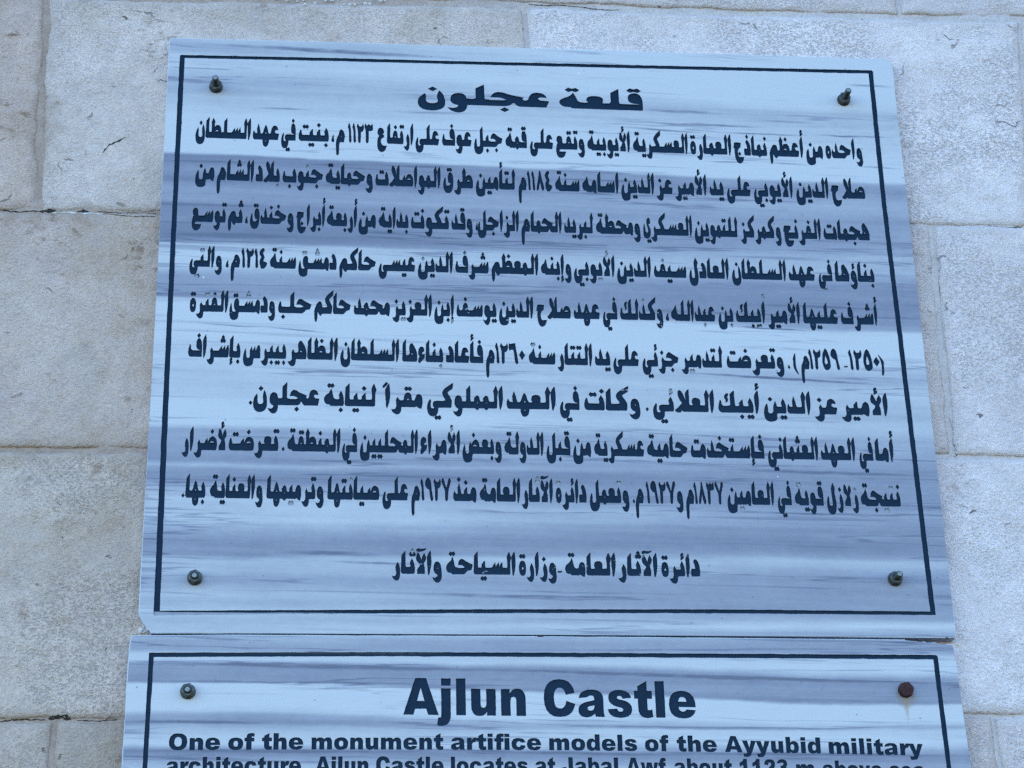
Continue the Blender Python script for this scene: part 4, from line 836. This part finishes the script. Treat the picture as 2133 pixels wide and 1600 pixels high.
# ------------------------------------------------------------------ the plaques
DEPTH, THICK = 0.0017, 0.0185
mmv = lambda pts: [(x/1000, z/1000) for x, z in pts]
def ccw(p):
    a = sum(x0*y1-x1*y0 for (x0, y0), (x1, y1) in zip(p, p[1:]+p[:1]))
    return p if a > 0 else p[::-1]
def rough(p, seg, amp):
    """cut by hand: long edges are subdivided and wander a little"""
    out = []
    for (x0, y0), (x1, y1) in zip(p, p[1:]+p[:1]):
        m = max(1, int(math.hypot(x1-x0, y1-y0)/seg))
        out += [(x0+(x1-x0)*i/m, y0+(y1-y0)*i/m) for i in range(m)]
    return [(x+random.gauss(0, amp), y+random.gauss(0, amp)) for x, y in out]
def inset(p, d):
    out = []
    n_ = len(p)
    for i in range(n_):
        a, b, c = Vector(p[i-1]), Vector(p[i]), Vector(p[(i+1) % n_])
        t1, t2 = (b-a).normalized(), (c-b).normalized()
        n1, n2 = Vector((-t1.y, t1.x)), Vector((-t2.y, t2.x))
        m = (n1+n2)
        m = m.normalized()/max(.5, m.normalized().dot(n1)) if m.length > 1e-6 else n1
        out.append(tuple(b+m*d))
    return out
def inside(pt, poly):
    x, y = pt
    r = False
    for (x0, y0), (x1, y1) in zip(poly, poly[1:]+poly[:1]):
        if (y0 > y) != (y1 > y) and x < (x1-x0)*(y-y0)/(y1-y0)+x0: r = not r
    return r
def line_contours(u, words):
    sol, hol = [], []
    u = u/1e6
    for t, ax, az, bx, bz in words:
        s, h, wd = word_outlines(t)
        f = lambda p: (ax/1000+p[0]*(bx-ax)/1000, az/1000+p[0]*(bz-az)/1000+p[1]*u)
        gain = .00032 if ord(t[0]) > 0x600 or t in '.-()' else .00012
        nb = len(shape(t)[2])
        for j, c in enumerate(s):
            sol.append((inset(ccw(rough([f(p) for p in c], .004, .00007)), -gain), (ax, az, bx, bz, u), j >= nb))
        hol += [[f(p) for p in c] for c in h]
    return sol, hol
def plaque(root, outline, lines, rim, rim_in, marble, wear, names):
    """front face triangulated round every carved letter, the letters sunk and painted, rounded arris, sides and back"""
    outline = ccw(rough(outline, .02, .00012))
    front = inset(outline, .0011)
    verts, faces, kind = [], [], []
    pick = random.Random(5)
    def add(poly, k):
        poly = ccw(poly)
        b = len(verts)
        verts.extend(Vector((x*1000, z*1000)) for x, z in poly)
        faces.append(list(range(b, b+len(poly))))
        kind.append(k)
    add(front, ('slab', 0))
    add(rough(rim, .006, .00013), ('solid', 'rim')); add(rough(rim_in, .006, .00013), ('hole', 'rim'))
    for ln, (u, words) in lines.items():
        s, h = line_contours(u, words)
        for c, base, isdot in s: add(c, ('solid', ln, base, isdot, pick.random()))
        for c in h: add(c, ('hole', ln))
    V, E_, F, ov, oe, of = delaunay_2d_cdt(verts, [], faces, 1, 1e-5, True)
    lab, own = [], []
    for f, src in zip(F, of):
        k = [kind[i] for i in src]
        sol = [a for a in k if a[0] == 'solid']
        hol = [a for a in k if a[0] == 'hole']
        g_ = None; src_ = None
        rimhole = ('hole', 'rim') in hol
        sol = [a for a in sol if a[1] != 'rim' or not rimhole]
        if sol and not [a for a in hol if a[1] != 'rim']: g_ = sol[0][1]; src_ = sol[0]
        lab.append(g_); own.append(src_)
    # slab mesh
    vs = [(v.x/1000, 0.0, v.y/1000) for v in V]
    fs = [tuple(f) for f, l in zip(F, lab) if l is None]
    edge_of = {}
    for i, f in enumerate(F):
        for a, b in zip(f, f[1:]+f[:1]): edge_of.setdefault((min(a, b), max(a, b)), []).append(i)
    hull = [(a, b) for (a, b), t in edge_of.items() if len(t) == 1]
    n0 = len(vs)
    m = len(front)
    ring = lambda p, y: [(x, y, z) for x, z in p]
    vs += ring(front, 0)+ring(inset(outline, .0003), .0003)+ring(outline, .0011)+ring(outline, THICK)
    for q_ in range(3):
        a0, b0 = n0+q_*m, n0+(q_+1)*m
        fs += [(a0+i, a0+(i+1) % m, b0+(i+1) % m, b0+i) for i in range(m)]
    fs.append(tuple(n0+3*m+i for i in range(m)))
    slab = mesh_obj('slab', vs, fs, [marble, BARE_HIGHLIGHT], root)
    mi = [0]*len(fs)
    for i in range(len(fs)-1-3*m, len(fs)-1-m): mi[i] = 1  # bevel faces get the paler colour: arris highlight painted in
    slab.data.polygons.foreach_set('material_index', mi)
    # carved parts
    for ln in ['rim']+list(lines):
        tri = [i for i, l in enumerate(lab) if l == ln]
        idx, pv, pf, pm = {}, [], [], []
        def vert(i, y):
            if (i, y) not in idx:
                idx[(i, y)] = len(pv); pv.append((V[i].x/1000, y, V[i].y/1000))
            return idx[(i, y)]
        for i in tri:
            pf.append(tuple(vert(a, DEPTH) for a in F[i])); pm.append(0)
        for i in tri:
            f = F[i]
            for a, b in zip(f, f[1:]+f[:1]):
                o_ = [t for t in edge_of[(min(a, b), max(a, b))] if t != i]
                if not o_ or lab[o_[0]] is None:
                    h1 = DEPTH*.5
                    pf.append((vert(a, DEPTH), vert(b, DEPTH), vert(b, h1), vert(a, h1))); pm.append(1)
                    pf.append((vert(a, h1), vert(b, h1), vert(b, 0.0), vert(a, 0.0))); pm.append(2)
        o = mesh_obj('border_line' if ln == 'rim' else names.get(ln, 'text_line'), pv, pf, [RIMPAINT if ln == 'rim' else PAINT, PWALL, BARE_HIGHLIGHT], root)
        o.data.polygons.foreach_set('material_index', pm)
        lost = [wear.get(ln, (0, 0, 0))[0]]*len(pv)
        if ln != 'rim':
            base_w, dot_p, tip_w = wear.get(ln, (0, 0, 0))
            for i in tri:
                _, _, (ax, az, bx, bz, uu), isdot, rnd = own[i]
                for a in F[i]:
                    hgt = (V[a].y-(az+(bz-az)*(V[a].x-ax)/max(bx-ax, .01)))/1000/uu
                    k = base_w+tip_w*min(1, max(0, (hgt-200)/70))
                    if isdot: k = base_w*.6+(.42+rnd if rnd < dot_p else 0)
                    lost[idx[(a, DEPTH)]] = k
        o.data.attributes.new('paint_lost', 'FLOAT', 'POINT').data.foreach_set('value', lost)
    return slab
pa = empty('marble_plaque', (0, 0, ZC))
tag(pa, 'grey-veined marble plaque carved with eleven lines of navy Arabic writing', 'plaque', 'engraved marble plaques')
MARBLE_A = marble_material('veined_marble_upper', VEIN_A_L, VEIN_A_R, MATCH_A, -0.34, 0.32, HAIR_A)
plaque(pa, mmv(SLAB_A), ARABIC, mmv(RIM_A), mmv(RIM_A_IN), MARBLE_A,
       {'T': (0, 0, .05), 'L1': (.03, 0, 0), 'L2': (.08, .12, .10), 'L3': (.07, .05, .04), 'L4': (.13, .3, .10), 'L5': (.155, .22, .0),
        'L6': (.09, .3, .16), 'L7': (.08, .08, .17), 'L8': (.06, .06, .05), 'L9': (.135, .3, .04), 'F': (.185, .12, .08)}, {'T': 'title', 'F': 'footer_line'})
pb = empty('marble_plaque', (0, 0, ZC))
tag(pb, 'banded marble plaque titled Ajlun Castle in bold navy English letters', 'plaque', 'engraved marble plaques')
LOWB = [(461, -820), (466, -1105), (-452, -1108)]
MARBLE_B = marble_material('veined_marble_lower', VEIN_B_L, VEIN_B_R, MATCH_B, -0.34, 0.30, HAIR_B, rust=(0.3856, -0.4465))
outB = mmv(SLAB_B+LOWB+SLAB_B_LEFT)
rimB = mmv(RIM_B+[(441, -1075), (-427, -1077)]+RIM_B_LEFT[::-1])
rimBi = mmv(RIM_B_IN+[(435.5, -1069.5), (-421.5, -1071.5)]+RIM_B_LEFT_IN)
plaque(pb, outB, ENGLISH, rimB, rimBi, MARBLE_B, {'ET': (0, 0, 0), 'E1': (.03, 0, 0), 'E2': (.02, 0, 0)}, {'ET': 'title'})

# ------------------------------------------------------------------ the anchor bolts
def lathe(prof, seg, mat, name, parent, hexa=None, M=Matrix(), smooth=True):
    """profile of (radius, height) turned round the axis; hexa: corner radius blended in for the nut's flats"""
    vs, fs = [], []
    for r, h in prof:
        for i in range(seg):
            a = 2*math.pi*i/seg
            rr = r
            if hexa: rr = min(r, hexa*math.cos(math.pi/6)/math.cos(((a+math.pi/6) % (math.pi/3))-math.pi/6))
            vs.append(M @ Vector((rr*math.cos(a), -h, rr*math.sin(a))))
    for j in range(len(prof)-1):
        fs += [(j*seg+i, j*seg+(i+1) % seg, (j+1)*seg+(i+1) % seg, (j+1)*seg+i) for i in range(seg)]
    fs.append(tuple((len(prof)-1)*seg+i for i in range(seg)))
    o = mesh_obj(name, vs, fs, mat, parent)
    if smooth:
        for p in o.data.polygons: p.use_smooth = len(p.vertices) == 4
        o.data.set_sharp_from_angle(angle=math.radians(32))
    return o
k_ = 1e-3
def anchor_bolt(x, z, length, turn, label, lean=(0, 0)):
    t = empty('anchor_bolt', (x, 0, ZC+z))
    tag(t, label, 'bolt', 'bolts holding the plaques')
    Rm = Matrix.Rotation(turn, 4, 'Y')
    lathe([(8.1*k_, -.2*k_), (8.4*k_, .3*k_), (8.4*k_, 1.2*k_), (8.0*k_, 1.6*k_), (3*k_, 1.65*k_)], 40, STEEL, 'washer', t)
    lathe([(7.2*k_, 1.55*k_), (7.9*k_, 2.2*k_), (7.9*k_, 6.6*k_), (7.3*k_, 7.6*k_), (6.2*k_, 8.2*k_), (4.5*k_, 8.3*k_), (4.0*k_, 7.5*k_)], 48, STEEL, 'nut', t, hexa=7.9*k_, M=Rm)
    prof = [(3.7*k_, 6.8*k_)]
    h = 7.2
    while h < length-1.4:
        prof += [(3.5*k_, h*k_), (3.85*k_, (h+.5)*k_)]; h += 1.0
    prof += [(3.7*k_, (length-1.2)*k_), (3.4*k_, (length-.5)*k_), (2.8*k_, length*k_)]
    sh = Matrix.Identity(4)
    sh[0][1], sh[2][1] = -lean[0], -lean[1]
    rod = lathe(prof, 24, STEEL, 'threaded_rod', t, M=sh)
    tip = lathe([(2.55*k_, (length+.02)*k_), (1.7*k_, (length+.12)*k_)], 20, BRIGHT, 'sawn_tip', t, M=sh)
    tip.parent = rod
    return t
anchor_bolt(-.3903, .3088, 22.5, .2, 'steel bolt with long upright stud in the upper left corner of the Arabic plaque')
anchor_bolt(.3819, .3150, 23.5, .45, 'steel bolt whose long stud leans right, in the upper right corner of the Arabic plaque', (.05, .02))
anchor_bolt(-.3916, -.3142, 10.5, .1, 'short shiny hex nut bolt at the lower left corner of the Arabic plaque')
anchor_bolt(.3864, -.3097, 20.0, .6, 'steel bolt with tilted stud at the lower right corner of the Arabic plaque', (.03, .0))
anchor_bolt(-.3940, -.4412, 10.5, .3, 'short round grey nut bolt left of the Ajlun Castle title')
rb = empty('anchor_bolt', (.3856, 0, ZC-.4378))
tag(rb, 'dark rusty hex bolt head with an orange rust run, right of the Ajlun Castle title', 'bolt', 'bolts holding the plaques')
lathe([(8.2*k_, -.2*k_), (8.4*k_, .4*k_), (8.3*k_, 1.0*k_), (3*k_, 1.1*k_)], 36, RUST, 'washer', rb)
lathe([(8.3*k_, 1.0*k_), (8.7*k_, 1.6*k_), (8.7*k_, 5.6*k_), (7.8*k_, 6.4*k_), (6.6*k_, 6.7*k_)], 48, RUST, 'bolt_head', rb, hexa=8.7*k_, M=Matrix.Rotation(.35, 4, 'Y'))
